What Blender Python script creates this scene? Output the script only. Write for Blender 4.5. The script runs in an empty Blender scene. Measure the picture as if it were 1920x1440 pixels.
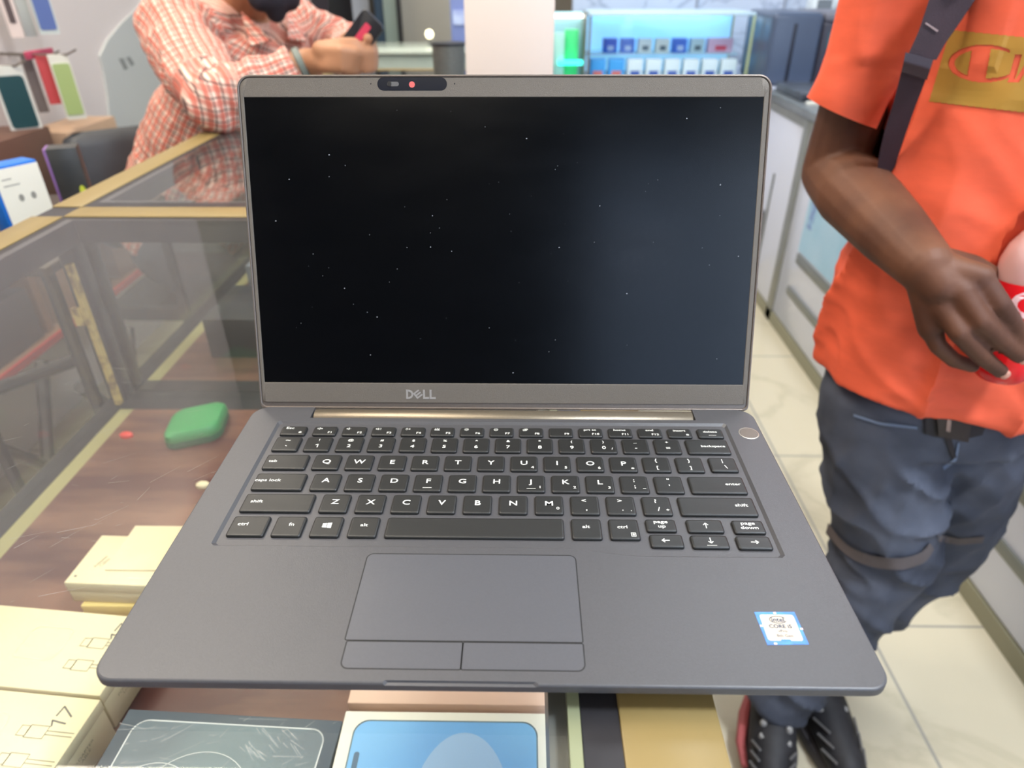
import bpy, bmesh, math, random
import numpy as np
from mathutils import Vector, Matrix
from mathutils.bvhtree import BVHTree
random.seed(7)
sc = bpy.context.scene
COL = sc.collection
H0 = 0.960            # height of the laptop's deck above the floor
GT = 0.943            # top of the counter glass

# ---------------------------------------------------------------- camera
CAM = Vector((0.11408, -0.31191, H0 + 0.24220))
RR = Matrix(((0.99987299, 0.01568295, -0.00283743),
             (0.00571188, -0.51882827, -0.8548594),
             (-0.01487886, 0.85473462, -0.51885196)))
FP = 1269.5
cam = bpy.data.objects.new('camera', bpy.data.cameras.new('camera'))
COL.objects.link(cam)
cam.matrix_world = Matrix.Translation(CAM) @ (RR.transposed() @ Matrix.Diagonal((1, -1, -1))).to_4x4()
cam.data.sensor_width = 36
cam.data.lens = 36 * FP / 1920
cam.data.clip_start = 0.01
cam.data.dof.use_dof = True
cam.data.dof.focus_distance = 0.37
cam.data.dof.aperture_fstop = 8.5
sc.camera = cam

# ---------------------------------------------------------------- world, exposure, lights
sc.view_settings.view_transform = 'Standard'
sc.view_settings.look = 'None'
sc.view_settings.gamma = 1
sc.view_settings.use_curve_mapping = False
sc.view_settings.exposure = 0.35
w = bpy.data.worlds.new('world'); sc.world = w; w.use_nodes = True
w.node_tree.nodes['Background'].inputs[0].default_value = (0.66, 0.78, 1, 1)
w.node_tree.nodes['Background'].inputs[1].default_value = 2.2

def area(name, loc, target, size, power, color, sizey=None):
    l = bpy.data.lights.new(name, 'AREA'); l.energy = power; l.color = color
    l.shape = 'RECTANGLE'; l.size = size; l.size_y = sizey or size
    o = bpy.data.objects.new(name, l); COL.objects.link(o); o.location = loc
    o.rotation_euler = (Vector(target) - Vector(loc)).to_track_quat('-Z', 'Y').to_euler()
    return o

CEIL = 2.80
LAMPS = [(-0.5, 0.1, 9, 0), (-0.4, 2.4, 8, 0), (1.12, -0.40, 48, 1), (1.0, 1.3, 14, 1), (0.7, 3.0, 12, 1), (-0.3, -1.8, 7, 0), (-2.6, 3.6, 9, 0), (-0.96, 1.75, 11, 0), (-1.02, 0.55, 19, 0)]  # the last pair is added, unseen, to brighten the staff-side floor
for i, (x, y, p, c) in enumerate(LAMPS):
    area('ceiling_lamp_light', (x, y, CEIL - 0.045), (x, y, 0), 0.56 if p < 30 else .30, p * 1.0, (1.0, 0.91, 0.77) if c == 0 else (0.80, 0.89, 1.0))
area('shop_front_daylight', (1.9, -2.35, 1.6), (0.4, 0.8, 0.7), 1.6, 15, (0.72, 0.84, 1.0), 2.0)

# ---------------------------------------------------------------- helpers
def ray(px, py):
    return RR.transposed() @ Vector(((px - 960) / FP, (py - 720) / FP, 1))
def at(px, py, Y):
    """point of the plane y = Y seen at pixel px,py"""
    d = ray(px, py); return CAM + d * ((Y - CAM.y) / d.y)
def atz(px, py, Z):
    d = ray(px, py); return CAM + d * ((Z - CAM.z) / d.z)
def atx(px, py, X):
    d = ray(px, py); return CAM + d * ((X - CAM.x) / d.x)

def srgb(r, g, b):
    return tuple((c / 255 / 12.92 if c / 255 <= .04045 else ((c / 255 + .055) / 1.055) ** 2.4) for c in (r, g, b)) + (1,)
MATS = {}
def mat(name, col, rough=.5, metal=0, var=0, scale=30, bump=0, bscale=None, stretch=(1, 1, 1), col2=None, emit=0, alpha=1, spec=.5, coat=0, trans=0, ior=1.45, detail=3, lo=.35, hi=.65):
    if name in MATS: return MATS[name]
    m = bpy.data.materials.new(name); m.use_nodes = True; MATS[name] = m
    nt = m.node_tree; N = nt.nodes; L = nt.links; b = N['Principled BSDF']
    c = srgb(*col)
    b.inputs['Base Color'].default_value = c
    b.inputs['Roughness'].default_value = rough
    b.inputs['Metallic'].default_value = metal
    b.inputs['Specular IOR Level'].default_value = spec
    b.inputs['Coat Weight'].default_value = coat
    b.inputs['Transmission Weight'].default_value = trans
    b.inputs['IOR'].default_value = ior
    b.inputs['Alpha'].default_value = alpha
    if emit:
        b.inputs['Emission Color'].default_value = c; b.inputs['Emission Strength'].default_value = emit
    tc = N.new('ShaderNodeTexCoord'); mp = N.new('ShaderNodeMapping'); L.new(tc.outputs['Object'], mp.inputs[0])
    mp.inputs['Scale'].default_value = stretch
    if var or col2:
        nz = N.new('ShaderNodeTexNoise'); L.new(mp.outputs[0], nz.inputs['Vector'])
        nz.inputs['Scale'].default_value = scale; nz.inputs['Detail'].default_value = detail
        r = N.new('ShaderNodeValToRGB'); L.new(nz.outputs[0], r.inputs[0])
        r.color_ramp.elements[0].position = lo; r.color_ramp.elements[1].position = hi
        if col2: c1, c2 = c, srgb(*col2)
        else:
            c1 = tuple(x * (1 - var) for x in c[:3]) + (1,); c2 = tuple(min(1, x * (1 + var)) for x in c[:3]) + (1,)
        r.color_ramp.elements[0].color = c1; r.color_ramp.elements[1].color = c2
        L.new(r.outputs[0], b.inputs['Base Color'])
    if bump:
        n2 = N.new('ShaderNodeTexNoise'); L.new(mp.outputs[0], n2.inputs['Vector']); n2.inputs['Scale'].default_value = bscale or scale
        n2.inputs['Detail'].default_value = 4
        bp = N.new('ShaderNodeBump'); L.new(n2.outputs[0], bp.inputs['Height']); bp.inputs['Strength'].default_value = bump
        bp.inputs['Distance'].default_value = .001 if (bscale or scale) > 60 else .01
        L.new(bp.outputs[0], b.inputs['Normal'])
    return m

def new_obj(name, bm, m, parent=None, loc=None, smooth=True, ang=38, kind=None, label=None, cat=None, group=None, mesh=None):
    """links bm (world coordinates) as one mesh object; root origin = parent's root or loc"""
    root = parent
    while root is not None and root.parent is not None: root = root.parent
    if root is not None: org = root['org'] if 'org' in root else tuple(root.location)
    elif loc is not None: org = loc
    else:
        vs = [v.co for v in bm.verts] if bm else [v.co for v in mesh.vertices]
        mn = [min(v[i] for v in vs) for i in range(3)]; mx = [max(v[i] for v in vs) for i in range(3)]
        org = ((mn[0] + mx[0]) / 2, (mn[1] + mx[1]) / 2, mn[2])
    org = Vector(org)
    if mesh is None:
        mesh = bpy.data.meshes.new(name)
        bmesh.ops.recalc_face_normals(bm, faces=bm.faces)
        bm.to_mesh(mesh); bm.free()
    mesh.transform(Matrix.Translation(-org))
    if isinstance(m, (list, tuple)):
        for x in m: mesh.materials.append(x)
    elif m is not None and not mesh.materials: mesh.materials.append(m)
    if smooth:
        for p in mesh.polygons: p.use_smooth = True
    o = bpy.data.objects.new(name, mesh); COL.objects.link(o)
    if parent is not None:
        o.parent = parent
    else: o.location = org
    if smooth: smooth_by_angle(mesh, math.radians(ang))
    if kind: o['kind'] = kind
    if label: o['label'] = label
    if cat: o['category'] = cat
    if group: o['group'] = group
    return o

def smooth_by_angle(mesh, ang=math.radians(38)):
    bm = bmesh.new(); bm.from_mesh(mesh)
    for e in bm.edges:
        if len(e.link_faces) == 2 and e.calc_face_angle(0) > ang: e.smooth = False
    bm.to_mesh(mesh); bm.free()

def thing(name, loc, label, cat, group=None, kind=None):
    o = bpy.data.objects.new(name, None); COL.objects.link(o); o.location = loc
    o.empty_display_size = .05
    o['label'] = label; o['category'] = cat
    if group: o['group'] = group
    if kind: o['kind'] = kind
    return o

def add_box(bm, x0, x1, y0, y1, z0, z1, bev=0, seg=2, M=None, mi=0):
    r = bmesh.ops.create_cube(bm, size=1)
    vs = r['verts']
    for v in vs:
        v.co = Vector(((x0 + x1) / 2 + v.co.x * (x1 - x0), (y0 + y1) / 2 + v.co.y * (y1 - y0), (z0 + z1) / 2 + v.co.z * (z1 - z0)))
    fs = list({f for v in vs for f in v.link_faces})
    if bev:
        es = list({e for v in vs for e in v.link_edges})
        rr = bmesh.ops.bevel(bm, geom=es, offset=bev, segments=seg, affect='EDGES', profile=.5)
        fs = [f for f in rr['faces']] + [f for f in fs if f.is_valid]
        vs = list({v for f in fs for v in f.verts})
    if mi:
        for f in fs: f.material_index = mi
    if M is not None:
        for v in vs: v.co = M @ v.co
    return vs

def box(x0, x1, y0, y1, z0, z1, bev=0, M=None, seg=2):
    bm = bmesh.new(); add_box(bm, x0, x1, y0, y1, z0, z1, bev, seg, M); return bm

def rrect(x0, x1, y0, y1, r, n=6):
    """rounded rectangle outline, ccw"""
    if not isinstance(r, (tuple, list)): r = (r,) * 4       # corners: bl, br, tr, tl
    out = []
    for (cx, cy, rad, a0) in ((x0, y0, r[0], 180), (x1, y0, r[1], 270), (x1, y1, r[2], 0), (x0, y1, r[3], 90)):
        sx = 1 if cx == x0 else -1; sy = 1 if cy == y0 else -1
        for k in range(n + 1):
            a = math.radians(a0 + 90 * k / n)
            out.append((cx + sx * rad + rad * math.cos(a), cy + sy * rad + rad * math.sin(a)))
    return out

def add_loft(bm, loops, cap=True, M=None, mi=0, closed=True):
    """loops: lists of 3d points with equal counts"""
    rows = []
    for lp in loops:
        rows.append([bm.verts.new(M @ Vector(p) if M is not None else Vector(p)) for p in lp])
    fs = []
    n = len(rows[0])
    for a, b in zip(rows, rows[1:]):
        for i in range(n if closed else n - 1):
            j = (i + 1) % n
            fs.append(bm.faces.new((a[i], a[j], b[j], b[i])))
    if cap:
        fs.append(bm.faces.new(rows[0][::-1])); fs.append(bm.faces.new(rows[-1]))
    if mi:
        for f in fs: f.material_index = mi
    return rows

def loft(loops, M=None, cap=True):
    bm = bmesh.new(); add_loft(bm, loops, cap, M); return bm

def prism(pts, z0, z1, M=None, bev=0):
    """2d outline raised from z0 to z1 (optionally with a small top bevel)"""
    lo = [(x, y, z0) for x, y in pts]
    if bev:
        cx = sum(p[0] for p in pts) / len(pts); cy = sum(p[1] for p in pts) / len(pts)
        mid = [(x, y, z1 - bev) for x, y in pts]
        sx = (max(p[0] for p in pts) - min(p[0] for p in pts)) / 2; sy = (max(p[1] for p in pts) - min(p[1] for p in pts)) / 2
        hi = [(cx + (x - cx) * (1 - bev / sx), cy + (y - cy) * (1 - bev / sy), z1) for x, y in pts]
        return loft([lo, mid, hi], M)
    return loft([lo, [(x, y, z1) for x, y in pts]], M)

def add_tube(bm, pts, r, n=10, cap=True, mi=0):
    pts = [Vector(p) for p in pts]
    rs = r if isinstance(r, (list, tuple)) else [r] * len(pts)
    up = Vector((0.13, 0.37, 0.91)); rows = []
    for i, p in enumerate(pts):
        t = (pts[min(i + 1, len(pts) - 1)] - pts[max(i - 1, 0)]).normalized()
        a = t.cross(up)
        if a.length < 1e-3: a = t.cross(Vector((1, 0, 0)))
        a.normalize(); b = t.cross(a).normalized(); up = b.cross(t) if False else up
        rows.append([p + a * rs[i] * math.cos(2 * math.pi * k / n) + b * rs[i] * math.sin(2 * math.pi * k / n) for k in range(n)])
    add_loft(bm, rows, cap, mi=mi)
def tube(pts, r, n=10):
    bm = bmesh.new(); add_tube(bm, pts, r, n); return bm

def add_lathe(bm, prof, M=None, n=24, mi=0):
    """prof: (radius, height) pairs"""
    loops = [[(r * math.cos(2 * math.pi * k / n), r * math.sin(2 * math.pi * k / n), z) for k in range(n)] for r, z in prof]
    add_loft(bm, loops, True, M, mi)
def lathe(prof, M=None, n=24):
    bm = bmesh.new(); add_lathe(bm, prof, M, n); return bm

_fontcache = {}
def text_bm(body, size, M, sx=1.0, bold=0, align='CENTER', shear=0, extr=0.0):
    """flat lettering lying in the local xy plane of M"""
    cu = bpy.data.curves.new('lettering', 'FONT'); cu.body = body; cu.size = size; cu.align_x = align; cu.align_y = 'CENTER'
    cu.offset = bold; cu.shear = shear; cu.resolution_u = 3; cu.extrude = extr
    o = bpy.data.objects.new('lettering', cu); COL.objects.link(o)
    dg = bpy.context.evaluated_depsgraph_get(); me = bpy.data.meshes.new_from_object(o.evaluated_get(dg))
    bpy.data.objects.remove(o); bpy.data.curves.remove(cu)
    bm = bmesh.new(); bm.from_mesh(me); bpy.data.meshes.remove(me)
    for v in bm.verts: v.co = M @ Vector((v.co.x * sx, v.co.y, v.co.z))
    return bm

def strokes_bm(paths, wd, M):
    """flat strokes (polylines of width wd) in local xy of M"""
    bm = bmesh.new()
    for path in paths:
        for a, b in zip(path, path[1:]):
            a = Vector(a); b = Vector(b); t = (b - a)
            if t.length < 1e-9: continue
            t.normalize(); nn = Vector((-t.y, t.x)) * wd / 2; a2 = a - t * wd * .25; b2 = b + t * wd * .25
            bm.faces.new([bm.verts.new(M @ Vector((p.x, p.y, 0))) for p in (a2 + nn, a2 - nn, b2 - nn, b2 + nn)])
    return bm
def join_bm(*bms):
    out = bmesh.new()
    for b in bms:
        me = bpy.data.meshes.new('t'); b.to_mesh(me); b.free(); out.from_mesh(me); bpy.data.meshes.remove(me)
    return out

def apply_mods(bm, mods):
    """run modifiers on a temporary object and return the mesh as a bmesh"""
    me = bpy.data.meshes.new('t'); bm.to_mesh(me); bm.free()
    o = bpy.data.objects.new('t', me); COL.objects.link(o)
    tmp = []
    for kind, kw in mods:
        md = o.modifiers.new('m', kind)
        for k, v in kw.items():
            if k == 'cut':
                m2 = bpy.data.meshes.new('c'); v.to_mesh(m2); v.free(); c = bpy.data.objects.new('c', m2); COL.objects.link(c); tmp.append(c)
                md.object = c
            else: setattr(md, k, v)
    dg = bpy.context.evaluated_depsgraph_get(); m3 = bpy.data.meshes.new_from_object(o.evaluated_get(dg))
    out = bmesh.new(); out.from_mesh(m3)
    for c in tmp + [o]: bpy.data.objects.remove(c)
    bpy.data.meshes.remove(m3)
    return out
def boolean(bm, cut):
    bmesh.ops.recalc_face_normals(bm, faces=bm.faces); bmesh.ops.recalc_face_normals(cut, faces=cut.faces)
    return apply_mods(bm, [('BOOLEAN', dict(operation='DIFFERENCE', solver='EXACT', cut=cut))])

# ================================================================= LAPTOP
mm = 0.001
def LM(z=0.0):          # deck frame in millimetres -> world
    return Matrix.Translation((0, 0, H0 + z * mm)) @ Matrix.Scale(mm, 4)
deckm = mat('deck_soft_paint', (72, 71, 73), .36, 0, .03, 900, .12, 2500, spec=.5)
kmat = mat('key_plastic', (36, 36, 35), .42, 0, .04, 600, .05, 2600)
kmat_side = kmat
legm = mat('legend_white', (222, 222, 214), .5)
lidm = mat('lid_bezel_plastic', (106, 98, 88), .5, .12, .05, 1600, .25, 2600)
rimm = mat('lid_rim_metal', (112, 102, 94), .38, .5, .05, 900, .15, 2500)
lap = thing('laptop', (0.1010, -0.0370, GT), 'open dark grey laptop with blank black screen standing on the glass counter', 'laptop')

XL, XR, YF, YB = -60.25, 262.3, -143.9, 57.5
def outline(ins, yfi=0):
    return rrect(XL + ins, XR - ins, YF + ins + yfi, YB - ins, (9 - ins * .6, 9 - ins * .6, 11, 11), 8)
prof = [(1.0, 0.0), (.45, -.25), (.1, -.8), (0, -1.6), (0, -4.2), (.6, -5.2), (3.4, -8.4), (8, -11.2), (14, -12)]
base = loft([[(x, y, z) for x, y in outline(i)] for i, z in prof][::-1], LM())
# the sunk keyboard bed
bed = [(-40.3, 39.3), (-40.3, -67.2), (-38.5, -68.8), (131, -68.8)]
for k in range(1, 9):
    t = k / 9; bed.append((131 + 44 * t, -68.8 - 4.6 * (3 * t * t - 2 * t * t * t)))
bed += [(176, -73.6), (240.5, -73.6), (242.3, -72.0), (242.3, 39.3), (240.8, 40.8), (-38.8, 40.8)]
bed = bed[::-1]
cxb, cyb = 101, -16
def grow(pts, e):
    return [(cxb + (x - cxb) * (1 + e / 141), cyb + (y - cyb) * (1 + e / 57)) for x, y in pts]
cut = loft([[(x, y, -1.35) for x, y in grow(bed, -1.6)], [(x, y, 0.002) for x, y in grow(bed, .0)], [(x, y, 2) for x, y in grow(bed, .3)]], LM())
base = boolean(base, cut)
# lid-opening notch in the front edge and the gap for the hinge bar
nt = loft([[(57.5, -146, -1.6), (122.5, -146, -1.6), (119, -142.6, -1.0), (61, -142.6, -1.0)],
           [(54.5, -146, 1), (125.5, -146, 1), (121.5, -141.9, 1), (58.5, -141.9, 1)]], LM())
base = boolean(base, nt)
base = boolean(base, loft([[(x, y, -10.5) for x, y in ((-20.6, 44.2), (223.9, 44.2), (223.9, 60), (-20.6, 60))], [(x, y, 3) for x, y in ((-21.2, 44.2), (224.3, 44.2), (224.3, 60), (-21.2, 60))]], LM()))
new_obj('base', base, deckm, lap, ang=14)
for x, y in ((-42, -128), (244, -128), (-30, 38), (232, 38)):
    new_obj('rubber_foot', prism(rrect(x - 14, x + 14, y - 4, y + 4, 3.5), -17.0, -11.0, LM(), 0), mat('foot_rubber', (20, 20, 20), .8), lap)

# --- keys
def keycap(x0, x1, y0, y1, z=0.3):
    def lp(i, zz, r): return [(a, b, zz) for a, b in rrect(x0 + i, x1 - i, y0 + i, y1 - i, r, 4)]
    return loft([lp(0, -1.3, 1.3), lp(0, z - .75, 1.3), lp(.12, z - .4, 1.25), lp(.45, z - .1, 1.1), lp(1.0, z, 1.0), lp(1.5, z - .02, .9)], LM())
GL = {}
def pv(*seq): return [Vector(s) for s in seq]
def leg_text(items, cx, cy):
    bms = []
    for it in items:
        if it[0] == 'T':
            _, s, dx, dy, size, sx = it
            bms.append(text_bm(s, size, LM(.36) @ Matrix.Translation((cx + dx, cy + dy, 0)), sx, .0135 * size))
        else:
            _, paths, wd, dx, dy = it
            bms.append(strokes_bm(paths, wd, LM(.36) @ Matrix.Translation((cx + dx, cy + dy, 0))))
    return join_bm(*bms)
def arc(cx, cy, r, a0, a1, n=8): return pv(*[(cx + r * math.cos(math.radians(a0 + (a1 - a0) * k / n)), cy + r * math.sin(math.radians(a0 + (a1 - a0) * k / n))) for k in range(n + 1)])
spk = [pv((-1.4, -.4), (-1.4, .4), (-.7, .4), (.1, 1.0), (.1, -1.0), (-.7, -.4), (-1.4, -.4))]
sun = [arc(0, 0, .55, 0, 360, 10)] + [pv((math.cos(a) * .95, math.sin(a) * .95), (math.cos(a) * 1.35, math.sin(a) * 1.35)) for a in [k * math.pi / 4 for k in range(8)]]
lock = [pv((-.7, -.8), (.7, -.8), (.7, .2), (-.7, .2), (-.7, -.8)), arc(0, .2, .5, 0, 180), pv((-.5, -.5), (.5, -.5)), pv((-.5, -.2), (.5, -.2))]
ICON = {
 'F1': spk + [pv((.7, -.5), (1.6, .5)), pv((.7, .5), (1.6, -.5))],
 'F2': spk + [arc(.2, 0, .8, -40, 40)],
 'F3': spk + [arc(.2, 0, .8, -40, 40), arc(.2, 0, 1.4, -45, 45)],
 'F4': [pv((-.9, .2), (-.9, 1), (-.4, 1), (-.4, .2), (-.9, .2)), arc(-.65, .1, .75, 190, 350), pv((-.65, -.7), (-.65, -1.1)), pv((.6, -.4), (1.5, .5)), pv((.6, .5), (1.5, -.4))],
 'F5': [pv((-1.5, -.5), (1.5, -.5)), pv((-1.5, -.9), (1.5, -.9)), arc(0, -.4, .8, 10, 170), pv((0, .8), (0, 1.3)), pv((.9, .5), (1.3, .9)), pv((-.9, .5), (-1.3, .9))],
 'F6': sun, 'F7': sun,
 'F8': [pv((-.4, -.1), (1.3, -.1), (1.3, 1), (-.4, 1), (-.4, -.1)), pv((-1.4, -.9), (.6, -.9), (.6, .4), (-1.4, .4), (-1.4, -.9))],
}
ARW = {'left': [pv((1.9, 0), (-1.7, 0)), pv((-.5, 1.1), (-1.8, 0), (-.5, -1.1))]}
def rot(paths, a): 
    c, s = math.cos(a), math.sin(a); return [[Vector((p.x * c - p.y * s, p.x * s + p.y * c)) for p in q] for q in paths]
ARW['up'] = rot(ARW['left'], -math.pi / 2); ARW['down'] = rot(ARW['left'], math.pi / 2); ARW['right'] = rot(ARW['left'], math.pi)
KEYS = []
FY, NY, QY, AY, ZY = (25.3, 34.4), (9.2, 23.2), (-8.1, 5.4), (-26.4, -12.1), (-44.0, -29.6)
SM = 2.35
KEYS.append((-35.2, -19.5, *FY, [('T', 'Esc', -2.6, 2.3, 2.9, 1.35), ('P', lock, .35, 4.6, -1.8)]))
for i in range(12):
    n = 'F%d' % (i + 1); x = -15.1 + 18.24 * i; it = [('T', n, 3.6, -2.0, 2.5, 1.25)]
    if n in ICON: it.append(('P', ICON[n], .35, -3.6, 2.0))
    if i == 9: it = [('T', 'prt sc', -.2, 2.4, SM + .2, 1.3), ('T', n, 3.0, -1.9, 2.6, 1.2)]
    if i == 10: it = [('T', 'home', -.2, 2.4, SM + .2, 1.3), ('T', n, 3.0, -1.9, 2.6, 1.2)]
    if i == 11: it = [('T', 'end', 0, 2.4, SM + .2, 1.3), ('T', n, 3.0, -1.9, 2.6, 1.2)]
    KEYS.append((x, x + 14.6, *FY, it))
KEYS.append((203.8, 218.4, *FY, [('T', 'insert', 0, 2.2, SM + .2, 1.3), ('P', lock, .35, 4.4, -1.8)]))
KEYS.append((222.1, 237.6, *FY, [('T', 'delete', 0, 1.2, SM + .2, 1.35), ('P', [pv((-1.4, 0), (3, 0))], .25, 0, -2.4)]))
KEYS.append((-35.3, -19.7, *NY, [('T', '~', 0, 3.2, 4.2, 1.2), ('T', '`', .3, -3.8, 5, 1.3)]))
for i, (a, b) in enumerate(zip('1234567890-=', '!@#$%^&*()_+')):
    x = -16.3 + 19.07 * i
    it = [('T', a, 0, -2.2, 4.0, 1.2) if a != '1' else ('P', [pv((-1.0, .9), (.3, 1.45), (.3, -1.45))], .55, 0, -2.2), ('T', b, 0, 3.6, 2.9, 1.2)]
    if a == '0': it.append(('T', '/', 4.8, -3.2, 2.6, 1.1))
    KEYS.append((x, x + 15.5, *NY, it))
KEYS.append((212.6, 237.9, *NY, [('T', 'backspace', 3, 0, 2.7, 1.32)]))
KEYS.append((-35.2, -10.2, *QY, [('T', 'tab', -7.6, .3, 3.0, 1.3)]))
for i, a in enumerate('QWERTYUIOP[]'):
    x = -6.7 + 19.07 * i
    it = [('T', a, 0, 0, 5.2, 1.22)] if a.isalpha() else [('T', {'[': '{', ']': '}'}[a], 0, 3.2, 3.8, 1.1), ('T', a, 0, -3.2, 3.8, 1.1)]
    if a in 'UIO': it.append(('T', '456'['UIO'.index(a)], 4.9, -3.9, 2.9, 1.2))
    if a == 'P': it.append(('T', '*', 4.9, -4.8, 3.6, 1.2))
    KEYS.append((x, x + 15.5, *QY, it))
KEYS.append((222.3, 237.8, -7.4, 5.4, [('T', '|', 0, 3.0, 3.8, 1.1), ('T', '\\', 1, -2.6, 4.2, 1.2)]))
KEYS.append((-35.2, -6.8, *AY, [('T', 'caps lock', -6.6, .8, 3.0, 1.3)]))
for i, a in enumerate("ASDFGHJKL;'"):
    x = -2.8 + 19.07 * i
    it = [('T', a, 0, 1.0, 5.2, 1.22)] if a.isalpha() else [('T', {';': ':', "'": '"'}[a], 0, 3.0, 4.4, 1.1), ('T', a, 0, -2.2, 4.4, 1.1)]
    if a in 'JKL': it.append(('T', '123'['JKL'.index(a)], 4.9, -3.4, 2.9, 1.2))
    if a == ';': it.append(('P', [pv((-.8, 0), (.8, 0))], .3, 5.0, -4.0))
    if a in 'FJ': it.append(('P', [pv((-2.4, 0), (2.4, 0))], .3, 0, -4.6))
    KEYS.append((x, x + 15.5, *AY, it))
KEYS.append((207.0, 237.6, *AY, [('T', 'enter', 8.6, .4, 2.9, 1.35)]))
KEYS.append((-35.2, 2.6, *ZY, [('T', 'shift', -11.6, .6, 3.0, 1.3)]))
for i, a in enumerate('ZXCVBNM,./'):
    x = 6.8 + 19.07 * i
    it = [('T', a, 0, .6, 5.2, 1.22)] if a.isalpha() else [('T', {',': '<', '.': '>', '/': '?'}[a], -.4, 3.2, 3.9, 1.2), ('T', a, 0.6, -3.0, 4.2, 1.2)]
    if a == 'M': it.append(('T', '0', 4.6, -3.0, 2.9, 1.2))
    if a == '/': it.append(('T', '+', 5.2, -3.6, 2.9, 1.2))
    if a == '.': it.append(('T', '.', 5.0, -3.6, 3.2, 1.2))
    KEYS.append((x, x + 15.2, *ZY, it))
KEYS.append((197.8, 238.2, *ZY, [('T', 'shift', 12.8, .6, 3.0, 1.35)]))
BY = (-62.0, -47.4)
win = [pv((-1, .35), (-1, 1.6), (-2, 1.6))]
KEYS += [(-35.4, -16.2, *BY, [('T', 'ctrl', -3.2, 1, 3.1, 1.3)]), (-12.7, 2.6, *BY, [('T', 'fn', 1.2, 1, 3.1, 1.25)]),
         (6.8, 22.0, *BY, [('W',)]), (26.0, 40.9, *BY, [('T', 'alt', 0, 1, 3.0, 1.3)]),
         (44.9, 135.9, *BY, None), (139.7, 155.0, *BY, [('T', 'alt', -.2, 1.2, 3.0, 1.3)]),
         (158.9, 174.1, *BY, [('T', 'ctrl', -.8, 1.2, 3.0, 1.3), ('P', [pv((-1.1, -1.2), (1.1, -1.2), (1.1, 1.2), (-1.1, 1.2), (-1.1, -1.2)), pv((-.5, .45), (.5, .45)), pv((-.5, 0), (.5, 0)), pv((-.5, -.45), (.5, -.45))], .3, 4.2, -4.2)]),
         (178.0, 193.4, -56.2, -47.2, [('T', 'page', 0, 2.2, 3.0, 1.35), ('T', 'up', .2, -1.0, 3.0, 1.35)]),
         (198.9, 217.3, -56.5, -47.2, [('P', ARW['up'], .5, .4, 0)]), (222.2, 238.2, -57.0, -47.5, [('T', 'page', 0, 2.2, 3.0, 1.35), ('T', 'down', .2, -1.0, 3.0, 1.35)]),
         (178.4, 194.9, -67.2, -58.3, [('P', ARW['left'], .5, -.6, 0)]), (198.8, 217.2, -67.5, -58.6, [('P', ARW['down'], .5, .4, .4), ('P', [pv((-2.4, 0), (2.4, 0))], .25, .4, -2.9)]),
         (221.3, 238.3, -67.9, -58.9, [('P', ARW['right'], .5, .4, 0)])]
for x0, x1, y0, y1, it in KEYS:
    k = new_obj('key', keycap(x0, x1, y0, y1), kmat, lap)
    cx, cy = (x0 + x1) / 2, (y0 + y1) / 2
    if not it: continue
    if it[0][0] == 'W':
        bm = bmesh.new(); M = LM(.36) @ Matrix.Translation((cx, cy + .5, 0))
        for a, b, h0, h1 in ((-2.3, -.2, 1.35, 1.65), (.1, 2.4, 1.68, 2.0)):
            for s in (1, -1):
                bm.faces.new([bm.verts.new(M @ Vector(p)) for p in ((a, s * .15, 0), (b, s * .15, 0), (b, s * h1, 0), (a, s * h0, 0))])
        leg = bm
    else: leg = leg_text(it, cx, cy)
    new_obj('key_legend', leg, legm, k, smooth=False)

# --- touchpad, buttons, power button, sticker
groove = mat('groove_black', (14, 14, 15), .6)
padm = mat('touchpad_surface', (77, 77, 81), .34, 0, .02, 900, .04, 2500)
def plate(name, x0, x1, y0, y1, r, z, m, g=.55):
    a = new_obj(name, prism(rrect(x0, x1, y0, y1, r), -.2, z, LM()), m, lap, smooth=False)
    new_obj('seam_line', prism(rrect(x0 - g, x1 + g, y0 - g, y1 + g, tuple(q + g for q in r) if isinstance(r, tuple) else r + g), -.2, .02, LM()), groove, a)
    return a
plate('touchpad', 39.6, 140.2, -123.2, -73.6, (.6, .6, 3, 3), .07, padm)
plate('touchpad_button', 40.6, 89.4, -136.9, -124.2, (3, .5, .5, .5), .07, padm)
plate('touchpad_button', 90.1, 140.2, -136.9, -124.2, (.5, 3, .5, .5), .07, padm)
pb = new_obj('power_button', prism([(253.6 + 5.2 * math.cos(a), 30.4 + 5.2 * math.sin(a)) for a in [2 * math.pi * k / 32 for k in range(32)]], -.2, .1, LM(), .1), mat('power_satin', (112, 104, 96), .35, .5, .03, 800), lap)
new_obj('button_ring', loft([[(253.6 + r * math.cos(2 * math.pi * k / 32), 30.4 + r * math.sin(2 * math.pi * k / 32), z) for k in range(32)] for r, z in ((6.1, -.1), (6.1, .03), (5.5, .12), (5.3, -.1))], LM(), False), mat('ring_metal', (176, 168, 156), .3, .7), pb)
stk = new_obj('processor_sticker', prism([(217.4, -106.4), (235.2, -106.1), (235.6, -123.1), (218.0, -123.6)][::-1], 0, .09, LM()), mat('sticker_blue', (14, 92, 176), .3, 0, col2=(34, 120, 200), scale=200), lap)
SMx = LM(.17)
new_obj('sticker_panel', prism(rrect(219.1, 234.0, -121.4, -107.7, 1.2), .09, .11, LM()), mat('sticker_cream', (186, 172, 152), .35), stk)
new_obj('sticker_notch', prism([(224.3, -121.6), (228.9, -121.6), (228.5, -120.7), (224.7, -120.7)], .09, .13, LM()), MATS['sticker_blue'], stk)
ink = mat('sticker_ink', (20, 52, 84), .5)
el = [[Vector((226.5 + 3.6 * math.cos(math.radians(a)), -110.5 + 1.85 * math.sin(math.radians(a)))) for a in range(25, 345, 10)]]
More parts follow.
